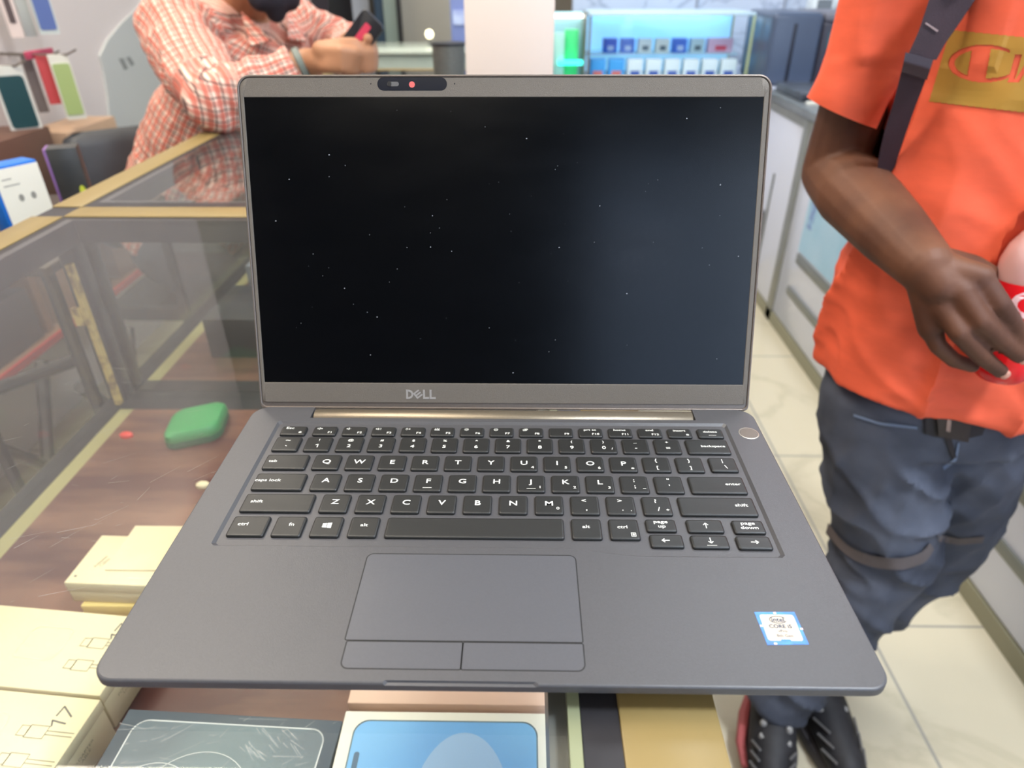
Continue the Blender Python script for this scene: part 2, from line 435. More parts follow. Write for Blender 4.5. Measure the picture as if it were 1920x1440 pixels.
new_obj('sticker_print', join_bm(text_bm('intel', 3.3, SMx @ Matrix.Translation((226.4, -110.6, 0)), 1.0, .05), strokes_bm(el, .28, SMx),
        text_bm('CORE i5', 2.6, SMx @ Matrix.Translation((226.5, -114.1, 0)), 1.05, .05), text_bm('vPro', 1.9, SMx @ Matrix.Translation((226.7, -116.5, 0)), 1.1),
        text_bm('8th Gen', 1.9, SMx @ Matrix.Translation((226.9, -118.9, 0)), 1.1)), ink, stk, smooth=False)
for x, y in ((226.3, -106.8), (218.4, -113.8), (235.2, -115.2), (221.6, -122.9)):
    new_obj('sticker_tab', prism(rrect(x - .6, x + .6, y - .45, y + .45, .2), .09, .13, LM()), mat('tab_pink', (236, 205, 235), .4), stk)

# --- lid
TH = 0.34083
LB = Vector((-53.27, 62.87, 15.02)); ld = Vector((0, math.sin(TH), math.cos(TH))); lx = Vector((1, 0, 0)); ln = lx.cross(ld)
LDM = LM() @ Matrix(((lx.x, ld.x, ln.x, LB.x), (lx.y, ld.y, ln.y, LB.y), (lx.z, ld.z, ln.z, LB.z), (0, 0, 0, 1)))
U0, U1, W0, W1 = -3.9, 314.0, -17.3, 186.6
def lp2(i, z, r=8): return [(a, b, z) for a, b in rrect(U0 + i, U1 - i, W0 + i, W1 - i, (3, 3, r, r), 8)]
shell = loft([lp2(3, -6.6, 6), lp2(.8, -5.8), lp2(0, -4.2), lp2(0, .1), lp2(.35, .75, 7.8), lp2(.9, .9, 7.4), lp2(1.35, .6, 7), lp2(1.5, 0.0, 6.8)], LDM)
lid = new_obj('lid', shell, rimm, lap)
def frame_bm(o, i, z0, z1, bev=.25):
    n = len(o)
    def c(p, z): return [(a, b, z) for a, b in p]
    return loft([c(i, z0), c(o, z0), c(o, z1 - bev), c([((a - 155) * (1 - bev / 157) + 155, (b - 85) * (1 - bev / 100) + 85) for a, b in o], z1), c([((a - 154.7) * (1 + bev / 154) + 154.7, (b - 87) * (1 + bev / 87) + 87) for a, b in i], z1), c(i, z1 - bev), c(i, z0)], LDM, False)
ob = rrect(U0 + 1.75, U1 - 1.75, W0 + 4.2, W1 - 1.75, (2.5, 2.5, 6.4, 6.4), 8); ib = rrect(0, 309.4, 0, 174.0, .3, 8)
new_obj('bezel', frame_bm(ob, ib, .0, .62), lidm, lid)
scm = mat('screen_black', (3, 4, 6), .16, 0, spec=.34)
def screen_nodes():
    N = scm.node_tree.nodes; L = scm.node_tree.links; b = N['Principled BSDF']
    tc = N.new('ShaderNodeTexCoord'); nz = N.new('ShaderNodeTexNoise'); nz.inputs['Scale'].default_value = 22; nz.inputs['Detail'].default_value = 6
    mp = N.new('ShaderNodeMapping'); mp.inputs['Scale'].default_value = (1, 1, 3); L.new(tc.outputs['Object'], mp.inputs[0]); L.new(mp.outputs[0], nz.inputs['Vector'])
    mr = N.new('ShaderNodeMapRange'); L.new(nz.outputs[0], mr.inputs[0]); mr.inputs[3].default_value = .15; mr.inputs[4].default_value = .24; L.new(mr.outputs[0], b.inputs['Roughness'])
screen_nodes()
new_obj('screen', box(0, 309.4, 0, 174, .01, .2, 0, LDM), scm, lid)
bm = bmesh.new()
for k in range(70):
    u, v_ = random.uniform(6, 303), random.uniform(4, 170); s = random.choice((.12, .16, .2, .3)); 
    add_box(bm, u - s, u + s * random.uniform(.6, 1.4), v_ - s * .8, v_ + s, .2, .24, 0, 2, LDM)
o = new_obj('dust_specks', bm, mat('dust', (150, 152, 155), .8), lid); o['kind'] = 'stuff'
strip = new_obj('camera_strip', prism(rrect(80.4, 121.8, 177.6, 185.0, 3.65, 8), .6, .68, LDM, .03), mat('camera_glass', (22, 25, 34), .15), lid)
new_obj('shutter_slider', prism(rrect(86.2, 93.2, 180.0, 182.6, 1.25), .68, .74, LDM), mat('slider_grey', (92, 90, 88), .4), lid)
new_obj('slider_knob', prism(rrect(86.4, 88.8, 179.9, 182.7, 1.1), .7, .95, LDM, .1), mat('slider_dark', (28, 28, 30), .35), lid)
new_obj('shutter_cover', prism([(101.0 + 1.75 * math.cos(a), 181.0 + 1.75 * math.sin(a)) for a in [2 * math.pi * k / 24 for k in range(24)]], .68, .74, LDM), mat('shutter_red', (214, 98, 92), .5), lid)
for u in (76.5, 126.3):
    new_obj('microphone_hole', prism([(u + .45 * math.cos(a), 181.4 + .45 * math.sin(a)) for a in [2 * math.pi * k / 12 for k in range(12)]], .6, .64, LDM), groove, lid)
# raised letters of the maker's logo: D, tilted E, L, L
def poly_ext(polys, z0, z1):
    bm = bmesh.new()
    for p in polys: add_loft(bm, [[(a, b, z0) for a, b in p], [(a, b, z1) for a, b in p]], True, LDM)
    return bm
lg = []
X, Y = 92.0, -10.4
hh = 6.1; tk = 1.25
lg.append([(X, Y), (X + tk, Y), (X + tk, Y + hh), (X, Y + hh)])
ao = [(X + 1.4 + 3.3 * math.cos(a), Y + hh / 2 + hh / 2 * math.sin(a)) for a in [math.radians(-90 + 180 * k / 10) for k in range(11)]]
ai = [(X + 1.4 + 2.1 * math.cos(a), Y + hh / 2 + (hh / 2 - tk) * math.sin(a)) for a in [math.radians(-90 + 180 * k / 10) for k in range(11)]]
for k in range(10): lg.append([ao[k], ao[k + 1], ai[k + 1], ai[k]])
E0 = Vector((X + 7.6, Y + hh / 2)); ca, sa = math.cos(math.radians(38)), math.sin(math.radians(38))
def er(pts): return [(E0.x + p[0] * ca - p[1] * sa, E0.y + p[0] * sa + p[1] * ca) for p in pts]
lg.append(er([(-2.2, -2.3), (-1.2, -2.3), (-1.2, 2.3), (-2.2, 2.3)]))
for yy in (-2.3, -.5, 1.3): lg.append(er([(-1.2, yy), (2.3, yy), (2.3, yy + 1.0), (-1.2, yy + 1.0)]))
for xx in (X + 11.0, X + 15.3):
    lg.append([(xx, Y), (xx + tk, Y), (xx + tk, Y + hh), (xx, Y + hh)]); lg.append([(xx + tk, Y), (xx + 3.9, Y), (xx + 3.9, Y + tk), (xx + tk, Y + tk)])
new_obj('logo', poly_ext(lg, .6, .85), mat('logo_chrome', (170, 164, 158), .3, .3), lid, smooth=False)
# hinge bar
hb = []
for x in (-20.0, -19.6, 223.0, 223.4):
    e = .3 if x in (-20.0, 223.4) else 0
    hb.append([(x, 51.2 + (6.4 - e) * math.cos(2 * math.pi * k / 24), -4.6 + (5.0 - e) * math.sin(2 * math.pi * k / 24)) for k in range(24)])
new_obj('hinge_cover', loft(hb, LM()), mat('hinge_metal', (122, 112, 96), .32, .6, .03, 900, .1, 2500), lap)

# ================================================================= ROOM
def grid_floor_mat():
    m = mat('floor_tiles', (197, 187, 163), .16, 0, var=.05, scale=2.2, detail=8, spec=.5, lo=.3, hi=.7)
    N = m.node_tree.nodes; L = m.node_tree.links; b = N['Principled BSDF']
    geo = N.new('ShaderNodeNewGeometry'); mp = N.new('ShaderNodeMapping'); L.new(geo.outputs['Position'], mp.inputs[0])
    mp.inputs['Location'].default_value = (-.857 + 1.2, -.075 + 1.2, 0)
    br = N.new('ShaderNodeTexBrick'); L.new(mp.outputs[0], br.inputs[0]); br.offset = 0; br.inputs['Scale'].default_value = 1
    br.inputs['Brick Width'].default_value = .6; br.inputs['Row Height'].default_value = .6; br.inputs['Mortar Size'].default_value = .0035
    br.inputs['Mortar Smooth'].default_value = .2
    src = b.inputs['Base Color'].links[0].from_socket
    # grey veins
    nz = N.new('ShaderNodeTexNoise'); L.new(geo.outputs['Position'], nz.inputs[0]); nz.inputs['Scale'].default_value = 1.6; nz.inputs['Detail'].default_value = 9; nz.inputs['Distortion'].default_value = 1.2
    vr = N.new('ShaderNodeValToRGB'); L.new(nz.outputs[0], vr.inputs[0])
    e = vr.color_ramp.elements; e[0].position = .47; e[0].color = (1, 1, 1, 1); e[1].position = .53; e[1].color = (1, 1, 1, 1)
    x = e.new(.5); x.color = (.82, .82, .80, 1)
    mx = N.new('ShaderNodeMix'); mx.data_type = 'RGBA'; mx.blend_type = 'MULTIPLY'; mx.inputs[0].default_value = .7
    L.new(src, mx.inputs[6]); L.new(vr.outputs[0], mx.inputs[7])
    m2 = N.new('ShaderNodeMix'); m2.data_type = 'RGBA'; L.new(br.outputs['Fac'], m2.inputs[0]); L.new(mx.outputs[2], m2.inputs[6]); m2.inputs[7].default_value = srgb(150, 146, 136)
    L.new(m2.outputs[2], b.inputs['Base Color'])
    return m
def glass_mat(name, tint=(.93, .97, .95), rough=.02, haze=0.0, ior=1.5):
    if name in MATS: return MATS[name]
    m = bpy.data.materials.new(name); m.use_nodes = True; MATS[name] = m
    N = m.node_tree.nodes; L = m.node_tree.links; N.clear()
    out = N.new('ShaderNodeOutputMaterial'); t = N.new('ShaderNodeBsdfTransparent'); t.inputs[0].default_value = tint + (1,)
    g = N.new('ShaderNodeBsdfGlossy'); g.inputs['Roughness'].default_value = rough; g.inputs[0].default_value = (1, 1, 1, 1)
    f = N.new('ShaderNodeFresnel'); f.inputs[0].default_value = ior
    gb = N.new('ShaderNodeNewGeometry'); iv = N.new('ShaderNodeMath'); iv.operation = 'SUBTRACT'; iv.inputs[0].default_value = 1; L.new(gb.outputs['Backfacing'], iv.inputs[1])
    fm = N.new('ShaderNodeMath'); fm.operation = 'MULTIPLY'; L.new(f.outputs[0], fm.inputs[0]); L.new(iv.outputs[0], fm.inputs[1])
    mx = N.new('ShaderNodeMixShader'); L.new(fm.outputs[0], mx.inputs[0]); L.new(t.outputs[0], mx.inputs[1]); L.new(g.outputs[0], mx.inputs[2])
    last = mx.outputs[0]
    if haze:
        d = N.new('ShaderNodeBsdfDiffuse'); d.inputs[0].default_value = (.8, .82, .8, 1); m2 = N.new('ShaderNodeMixShader')
        nz = N.new('ShaderNodeTexNoise'); nz.inputs['Scale'].default_value = 9; nz.inputs['Detail'].default_value = 5
        tc = N.new('ShaderNodeTexCoord'); L.new(tc.outputs['Object'], nz.inputs[0]); mr = N.new('ShaderNodeMapRange'); L.new(nz.outputs[0], mr.inputs[0])
        mr.inputs[1].default_value = .3; mr.inputs[2].default_value = .7; mr.inputs[3].default_value = haze * .4; mr.inputs[4].default_value = haze * 1.5
        L.new(mr.outputs[0], m2.inputs[0]); L.new(last, m2.inputs[1]); L.new(d.outputs[0], m2.inputs[2]); last = m2.outputs[0]
    L.new(last, out.inputs[0]); return m
def struct(name, bm, m): return new_obj(name, bm, m, kind='structure', smooth=False)

WX0, WX1, WY0, WY1 = -3.6, 2.3, -2.6, 4.6
struct('floor', box(WX0, WX1, WY0, WY1, -.05, 0), grid_floor_mat())
struct('ceiling', box(WX0, WX1, WY0, WY1, CEIL, CEIL + .05), mat('ceiling_white', (214, 208, 196), .8, var=.02, scale=3))
wallm = mat('wall_paint', (200, 191, 188), .6, var=.03, scale=2.5, bump=.05, bscale=90)
struct('wall_left', box(-1.42, -1.34, WY0, 2.62, 0, CEIL), wallm)
struct('wall_far_left', box(WX0, WX0 + .08, 2.0, WY1, 0, CEIL), wallm)
struct('wall_right', box(WX1 - .08, WX1, WY0, WY1, 0, CEIL), mat('wall_pale_blue', (204, 210, 220), .5, var=.03, scale=2))
def marble():
    m = mat('wall_marble_panels', (196, 207, 224), .22, 0, var=.04, scale=2.0)
    N = m.node_tree.nodes; L = m.node_tree.links; b = N['Principled BSDF']; src = b.inputs['Base Color'].links[0].from_socket
    tc = N.new('ShaderNodeTexCoord'); nz = N.new('ShaderNodeTexNoise'); L.new(tc.outputs['Object'], nz.inputs[0]); nz.inputs['Scale'].default_value = 2.4; nz.inputs['Detail'].default_value = 5; nz.inputs['Distortion'].default_value = 1.6
    vr = N.new('ShaderNodeValToRGB'); L.new(nz.outputs[0], vr.inputs[0]); e = vr.color_ramp.elements
    e[0].position = .485; e[0].color = (1, 1, 1, 1); e[1].position = .535; e[1].color = (1, 1, 1, 1); x = e.new(.51); x.color = (.6, .62, .68, 1)
    mx = N.new('ShaderNodeMix'); mx.data_type = 'RGBA'; mx.blend_type = 'MULTIPLY'; mx.inputs[0].default_value = .85
    L.new(src, mx.inputs[6]); L.new(vr.outputs[0], mx.inputs[7]); L.new(mx.outputs[2], b.inputs['Base Color']); return m
struct('wall_back', box(WX0, WX1, 4.5, 4.58, 0, CEIL), mat('wall_back_paint', (178, 172, 160), .5, var=.04, scale=2))
struct('wall_back_right', box(.36, 2.25, 3.62, 3.72, 0, CEIL), marble())
for i, x in enumerate((.98, 1.42, 1.86)):
    struct('trim_%d' % (i + 1), box(x, x + .008, 3.606, 3.62, .4, CEIL), mat('panel_joint', (150, 156, 170), .5))
frontm = mat('wall_front_grey', (46, 46, 50), .6, var=.2, scale=1.5)
struct('wall_front', join_bm(box(WX0, .45, WY0 - .08, WY0, 0, CEIL), box(.45, WX1, WY0 - .08, WY0, 2.5, CEIL), box(.45, WX1, WY0 - .08, WY0, 0, .35)), frontm)
struct('window_1', box(.45, WX1, WY0 - .05, WY0 - .04, .35, 2.5), glass_mat('shop_window_glass', (.9, .95, 1)))

# ceiling lamps
t0 = None
for i, (x, y, p, c) in enumerate(LAMPS):
    t = thing('ceiling_lamp', (x, y, CEIL), 'flat square ceiling lamp ' + ('above the counter that carries the laptop', 'above the second glass counter', 'above the near end of the aisle', 'above the middle of the aisle', 'above the back counter', 'behind the camera near the shop front', 'in the far left staff corner', 'added to brighten the staff side beside the second counter', 'added to brighten the staff side beside the nearest counter')[i], 'ceiling light', 'ceiling lamps')
    new_obj('lamp_frame', join_bm(box(x - .32, x + .32, y - .32, y - .29, CEIL - .03, CEIL), box(x - .32, x + .32, y + .29, y + .32, CEIL - .03, CEIL), box(x - .32, x - .29, y - .29, y + .29, CEIL - .03, CEIL), box(x + .29, x + .32, y - .29, y + .29, CEIL - .03, CEIL)), mat('lamp_frame_white', (230, 230, 228), .5), t)
    new_obj('diffuser', box(x - .288, x + .288, y - .288, y + .288, CEIL - .02, CEIL - .005), mat('lamp_diffuser', (255, 246, 230), .6, emit=3), t)

# ================================================================= COUNTERS
gold = mat('gold_tape', (132, 113, 70), .38, .0, .05, 14, .05, 400, stretch=(1, .2, 1), spec=.45)
blk = mat('counter_black_metal', (52, 50, 52), .35, .3, .15, 30)
gly = mat('frame_grey_metal', (118, 116, 112), .4, .3, .1, 30)
topglass = glass_mat('counter_top_glass', (.965, .98, .97), .015, .006)
sideglass = glass_mat('counter_side_glass', (.95, .965, .95), .02, .006)
wood = mat('shelf_laminate', (82, 46, 42), .3, 0, col2=(122, 84, 66), scale=6, stretch=(.6, 3, 1), detail=6, lo=.4, hi=.6)  # lighter streaks painted in for stripes reflected on the laminate
SZ = H0 - .300
def counter(y0, y1, label, name='display_counter', post_at=()):
    t = thing(name, (-.15, (y0 + y1) / 2, 0), label, 'display counter')
    ft = .034
    new_obj('glass_top', box(-.452, .139, y0 + .02, y1 - .052, GT - .008, GT - .0005), topglass, t, smooth=False)
    # black metal top frame, under and beside the glass
    new_obj('top_frame', join_bm(box(-.500, -.444, y0, y1, GT - .030, GT - .0012), box(.139, .193, y0, y1, GT - .030, GT - .0012),
                                box(-.444, .139, y1 - .052, y1, GT - .030, GT - .0012), box(-.444, .139, y0, y0 + .03, GT - .03, GT - .0012)), blk, t)
    new_obj('gold_edging', box(-.503, -.463, y0, y1 - .0005 - (.04 if name == 'display_counter' and y0 < 0 else 0), GT - .034, GT, .001), gold, t)
    new_obj('gold_edging', box(.1545, .195, y0, y1 - .042, GT - .034, GT, .001), gold, t)
    new_obj('gold_edging', box(-.463, .195, y1 - .0405, y1 - .0005, GT - .034, GT + .0002, .001), gold, t)
    new_obj('inner_rail', box(.126, .1385, y0 + .03, y1 - .055, GT - .045, GT - .0085), gly, t)
    new_obj('glass_edge', box(.1335, .1385, y0 + .02, y1 - .052, GT - .0084, GT + .0003), mat('glass_edge_green', (134, 138, 108), .3), t)
    for x in (-.498, .168):
        for y in (y0 + .002, y1 - .028):
            new_obj('corner_post', box(x, x + .024, y, y + .024, SZ + .0005, GT - .031, .002), blk, t)
    new_obj('side_glass', box(-.492, -.486, y0 + .03, y1 - .03, SZ + .001, GT - .031), sideglass, t, smooth=False)
    new_obj('side_glass', box(.176, .182, y0 + .03, y1 - .03, SZ + .001, GT - .031), sideglass, t, smooth=False)
    new_obj('end_glass', box(-.47, .165, y1 - .024, y1 - .018, SZ + .001, GT - .031), sideglass, t, smooth=False)
    new_obj('shelf_board', box(-.452, .165, y0 + .03, y1 - .05, SZ - .02, SZ - .0002), wood, t)
    new_obj('shelf_edging', box(-.472, -.452, y0 + .03, y1 - .05, SZ - .02, SZ - .0002), mat('edging_olive', (152, 142, 96), .5), t)
    new_obj('lower_frame', join_bm(box(-.503, -.4722, y0, y1, SZ - .025, SZ + .0002), box(.1652, .195, y0, y1, SZ - .025, SZ + .0002), box(-.472, .165, y1 - .0498, y1, SZ - .025, SZ), box(-.472, .165, y0, y0 + .0298, SZ - .025, SZ)), blk, t)
    new_obj('base_cabinet', box(-.47, .17, y0 + .03, y1 - .03, .06, SZ - .026), mat('base_wood', (88, 58, 46), .5, col2=(108, 76, 58), scale=6, stretch=(1, 1, .2)), t)
    new_obj('plinth', box(-.44, .14, y0 + .06, y1 - .06, 0.0, .06), mat('plinth_black', (30, 30, 30), .6), t)
    return t
c1 = counter(-.72, .555, 'glass topped display counter with gold edging that carries the laptop')
c2 = counter(.5565, 2.05, 'second glass display counter behind the laptop where the man in the checked shirt leans')
# worn yellow tape on the far left corner post
ytm = mat('worn_yellow_tape', (186, 158, 92), .5, col2=(120, 96, 66), scale=55, detail=5, lo=.42, hi=.62)
new_obj('yellow_tape', box(-.4735, -.4665, .500, .509, SZ + .01, GT - .06), ytm, c1)
new_obj('yellow_tape', box(-.486, -.4740, .498, .505, GT - .145, GT - .12), ytm, c1)
# scratches and dust in the top glass
bm = bmesh.new()
def scratch(px, py, L, a, wd=.0003):
    wd *= .6
    p = atz(px, py, GT); d = Vector((math.cos(a), math.sin(a), 0)); n = Vector((-d.y, d.x, 0)) * wd / 2; z = Vector((0, 0, .00012))
    bm.faces.new([bm.verts.new(q + z) for q in (p - d * L / 2 - n, p + d * L / 2 - n * .4, p + d * L / 2 + n * .4, p - d * L / 2 + n)])
for k in range(90):
    px, py = random.choice(((random.uniform(20, 440), random.uniform(690, 1130)), (random.uniform(230, 640), random.uniform(1345, 1435))))
    if px > 470 - (py - 800) * .55 and py < 1240: continue
    scratch(px, py, random.choice((.002, .003, .005, .012, .02)), random.uniform(-.2, 1.1), random.choice((.0002, .0003)))
for px, py, L, a in ((150, 990, .022, .35), (115, 1110, .02, .3), (430, 870, .012, 1.2), (380, 870, .02, .9), (215, 960, .016, .8), (270, 925, .012, 1.4)): scratch(px, py, L, a)
for k in range(26):
    scratch(random.uniform(450, 560), random.uniform(1370, 1425), random.uniform(.003, .008), random.uniform(-.9, -.5))
o = new_obj('scratch_marks', bm, mat('scratch_white', (180, 180, 172), .6, alpha=.7), c1, smooth=False); o['kind'] = 'stuff'

# ---------------------------------------------------------------- goods in the counter under the laptop
cream = mat('cream_card', (212, 197, 158), .5, var=.015, scale=12)
inkg = mat('print_grey', (150, 142, 116), .6); inkd = mat('print_dark', (104, 98, 88), .6)
def top_M(x, y, z, ang=0): return Matrix.Translation((x, y, z)) @ Matrix.Rotation(ang, 4, 'Z')
def carton(name, x0, x1, y0, y1, z0, z1, m, label, cat, ang=0, bev=.0012, group=None):
    cx, cy = (x0 + x1) / 2, (y0 + y1) / 2
    t = thing(name, (cx, cy, z0), label, cat, group)
    M = Matrix.Translation((cx, cy, 0)) @ Matrix.Rotation(ang, 4, 'Z') @ Matrix.Translation((-cx, -cy, 0))
    new_obj('box_body', box(x0, x1, y0, y1, z0, z1 - .012, bev, M), m, t)
    new_obj('box_lid', box(x0 - .0006, x1 + .0006, y0 - .0006, y1 + .0006, z1 - .0118, z1, bev, M), m, t)
    return t, M
ZB = SZ + .045
# blue phone box
t, M = carton('phone_box', -.023, .1355, -.078, .0085, SZ, ZB, mat('white_card', (238, 236, 224), .4), 'white phone box with a blue screen picture inside the counter below the laptop', 'phone box')
bluem = mat('screen_print_blue', (128, 190, 240), .35, col2=(92, 160, 232), scale=9, detail=1, lo=.3, hi=.7)
new_obj('screen_picture', prism(rrect(-.013, .1265, -.070, .0005, .011), ZB, ZB + .0002, M), bluem, t)
new_obj('picture_outline', join_bm(*[strokes_bm([[Vector(p) for p in (lambda q: q + q[:1])(rrect(-.0135, .127, -.0705, .001, .0112, 8))]], .0011, M @ Matrix.Translation((0, 0, ZB + .0003)))]), mat('print_bluegrey', (104, 128, 140), .5), t, smooth=False)
new_obj('camera_cutout_print', prism(rrect(-.0095, -.0055, -.046, -.024, .0019), ZB + .0002, ZB + .0004, M), mat('print_slate', (84, 112, 138), .5), t)
def disc(cx, cy, rx, ry, z0, z1, M, n=40): return prism([(cx + rx * math.cos(2 * math.pi * k / n), cy + ry * math.sin(2 * math.pi * k / n)) for k in range(n)], z0, z1, M)
new_obj('picture_swirl', prism([(.072 + .036 * math.cos(a), -.070 + .062 * math.sin(a)) for a in [math.pi * k / 24 for k in range(25)]], ZB + .0002, ZB + .0004, M), mat('print_periwinkle', (158, 196, 236), .35), t)
# dark phone box
t, M = carton('phone_box', -.197, -.0265, -.084, .004, SZ, ZB, mat('slate_card', (80, 90, 100), .35), 'dark slate phone box with a white outlined screen picture left of the blue one', 'phone box', math.radians(-2.5))
new_obj('screen_picture', prism(rrect(-.186, -.036, -.076, -.004, .011), ZB, ZB + .0002, M), mat('print_slate_haze', (94, 108, 118), .3, col2=(116, 138, 144), scale=8, detail=1), t)  # lifted slate and teal mottling paint in a hazy highlight
rp = lambda q: [[Vector(p) for p in q + q[:1]]]
new_obj('picture_outline', join_bm(strokes_bm(rp(rrect(-.186, -.036, -.076, -.004, .011, 8)), .0011, M @ Matrix.Translation((0, 0, ZB + .0004))),
        *[strokes_bm([arc(cx, cy, r, 20, 175, 20)], .0006, M @ Matrix.Translation((0, 0, ZB + .0004))) for cx, cy, r in ((-.118, -.068, .042), (-.098, -.072, .032), (-.15, -.07, .034))]), mat('print_white', (206, 212, 214), .4), t, smooth=False)
# pink box behind them
carton('phone_box', -.025, .135, .020, .108, SZ, ZB - .006, mat('pink_card', (226, 190, 170), .45), 'pale pink box behind the blue phone box, mostly under the laptop', 'phone box')
# two cream cable boxes marked 17
def cable_box(y0, y1, x0, x1, label, z1):
    t, M = carton('charger_box', x0, x1, y0, y1, SZ, z1, cream, label, 'charger box', math.radians(-5))
    T = M @ Matrix.Translation((0, 0, z1 + .0003))
    n17 = Matrix.Translation((x1 - .019, y1 - .016, 0)) @ Matrix.Rotation(math.radians(82), 4, 'Z')
    new_obj('number_print', strokes_bm([pv((-.009, .003), (-.005, .006), (-.005, -.006)), pv((-.001, .006), (.007, .006), (.001, -.006))], .0013, T @ n17), inkd, t, smooth=False)
    pl = []
    for q in (.030, .052):
        yy = y1 - q; xx = x1 - .046
        pl += [pv((xx, yy - .004), (xx + .007, yy - .004), (xx + .007, yy + .004), (xx, yy + .004), (xx, yy - .004)), pv((xx + .007, yy - .005), (xx + .022, yy - .005), (xx + .022, yy + .005), (xx + .007, yy + .005), (xx + .007, yy - .005)),
               pv((xx + .022, yy + .0015), (xx + .044, yy + .0015)), pv((xx + .022, yy - .0015), (xx + .044, yy - .0015))]
    new_obj('cable_print', strokes_bm(pl, .0007, T), inkg, t, smooth=False)
    new_obj('plug_print', strokes_bm([[Vector(p) for p in (lambda q: q + q[:1])(rrect(x1 - .098, x1 - .060, y1 - .05, y1 - .018, .007))]], .0006, T), mat('print_faint', (222, 210, 176), .6), t, smooth=False)
    # small print on the right hand side wall
    S = M @ Matrix.Translation((x1 + .0009, (y0 + y1) / 2 - .004, SZ + .022)) @ Matrix.Rotation(math.pi / 2, 4, 'Z') @ Matrix.Rotation(math.pi / 2, 4, 'X')
    new_obj('small_print', text_bm('POWER ADAPTER\nUSB-C CABLE', .0042, S, 1.2), inkg, t, smooth=False)
    new_obj('name_print', text_bm('Power Adapter\nUSB-C Cable', .0062, T @ Matrix.Translation((x0 + .018, y1 - .033, 0)) @ Matrix.Rotation(math.radians(78), 4, 'Z')), inkg, t, smooth=False)
    return t
cable_box(-.050, .0225, -.385, -.226, 'cream charger box marked 17, nearest the camera at the left edge', ZB)
cable_box(.0265, .1030, -.385, -.222, 'cream charger box marked 17 behind the nearest one, partly under the laptop', ZB)
t, M = carton('charger_box', -.320, -.205, .133, .196, SZ + .0205, ZB + .002, cream, 'short cream box lying on a yellow box beside the left edge of the laptop', 'charger box', math.radians(-2))
new_obj('name_print', join_bm(text_bm('Adapter\nCable', .005, M @ Matrix.Translation((-.298, .160, ZB + .0023)) @ Matrix.Rotation(math.radians(75), 4, 'Z')),
        strokes_bm([pv((-.281, .168), (-.276, .168)), pv((-.281, .176), (-.276, .176))], .0025, M @ Matrix.Translation((0, 0, ZB + .0023)))), inkg, t, smooth=False)
new_obj('dot_print', disc(-.314, .141, .0016, .0012, ZB + .002, ZB + .0023, M), inkd, t)
new_obj('leaflet', box(-.290, -.200, .150, .211, ZB + .0023, ZB + .0035, 0, top_M(0, 0, 0)), cream, label='thin cream leaflet lying across the short cream box', cat='leaflet')
new_obj('box', box(-.312, -.205, .130, .205, SZ, SZ + .020, .001), mat('yellow_card', (240, 212, 130), .5), label='flat yellow box under the short cream box', cat='box')
# green silicone case
g = thing('green_case', (-.332, .448, SZ), 'rounded green silicone case lying on the brown shelf inside the counter', 'case')
GM = Matrix.Translation((-.332, .448, SZ)) @ Matrix.Rotation(math.radians(24), 4, 'Z') @ Matrix(((1, .25, 0, 0), (0, 1, 0, 0), (0, 0, 1, 0), (0, 0, 0, 1)))
def gl(i, z, r=.016): return [(a, b, z) for a, b in rrect(-.036 + i, .036 - i, -.034 + i, .034 - i, r - i * .3, 8)]
new_obj('case_body', loft([gl(.003, 0), gl(0, .004), gl(0, .011)], GM), mat('green_dark', (36, 96, 62), .6), g)
new_obj('case_lid', loft([gl(.0005, .0112), gl(0, .013), gl(.001, .021), gl(.004, .0245), gl(.010, .0255)], GM), mat('green_silicone', (52, 136, 76), .4), g)
new_obj('red_cap', loft([[( -.428 + r * math.cos(a), .437 + r * .6 * math.sin(a), SZ + z) for a in [2 * math.pi * k / 16 for k in range(16)]] for r, z in ((.009, 0), (.009, .004), (.006, .006))]), mat('red_plastic', (226, 70, 60), .4), label='small red cap on the shelf left of the green case', cat='cap')
wq = atz(381, 912, SZ)
new_obj('white_cap', loft([[( wq.x + r * math.cos(a), wq.y + r * .7 * math.sin(a), SZ + z) for a in [2 * math.pi * k / 16 for k in range(16)]] for r, z in ((.008, 0), (.008, .004), (.005, .006))]), cream, label='small cream cap on the brown shelf beside the laptop', cat='cap')
# goods in the second counter
dk = mat('dark_card', (48, 50, 56), .4, var=.1, scale=10); grn = mat('green_black_card', (36, 56, 50), .45)
def simple_box(name, x0, x1, y0, y1, z0, z1, m, label, cat, bev=.002, ang=0, group=None):
    cx, cy = (x0 + x1) / 2, (y0 + y1) / 2
    M = Matrix.Translation((cx, cy, 0)) @ Matrix.Rotation(ang, 4, 'Z') @ Matrix.Translation((-cx, -cy, 0))
    return new_obj(name, box(x0, x1, y0, y1, z0, z1, bev, M), m, label=label, cat=cat, group=group)
Z2 = SZ
simple_box('box', -.40, -.20, .66, .80, Z2, Z2 + .07, dk, 'dark grey box in the second counter nearest the corner post', 'box')
simple_box('box', -.185, -.03, .66, .78, Z2, Z2 + .06, grn, 'dark green box in the second counter right of the dark grey box', 'box')
simple_box('box', -.39, -.24, .84, .97, Z2, Z2 + .09, mat('grey_card', (112, 114, 122), .5), 'mid grey box in the second counter behind the dark ones', 'box')
simple_box('box', -.22, -.08, .85, .98, Z2, Z2 + .10, mat('lilac_card', (170, 172, 192), .5), 'pale lilac box in the second counter left of a red one', 'box')
simple_box('box', -.06, .08, .85, .98, Z2, Z2 + .06, mat('red_card', (176, 66, 58), .5), 'red box in the second counter behind the laptop screen', 'box')
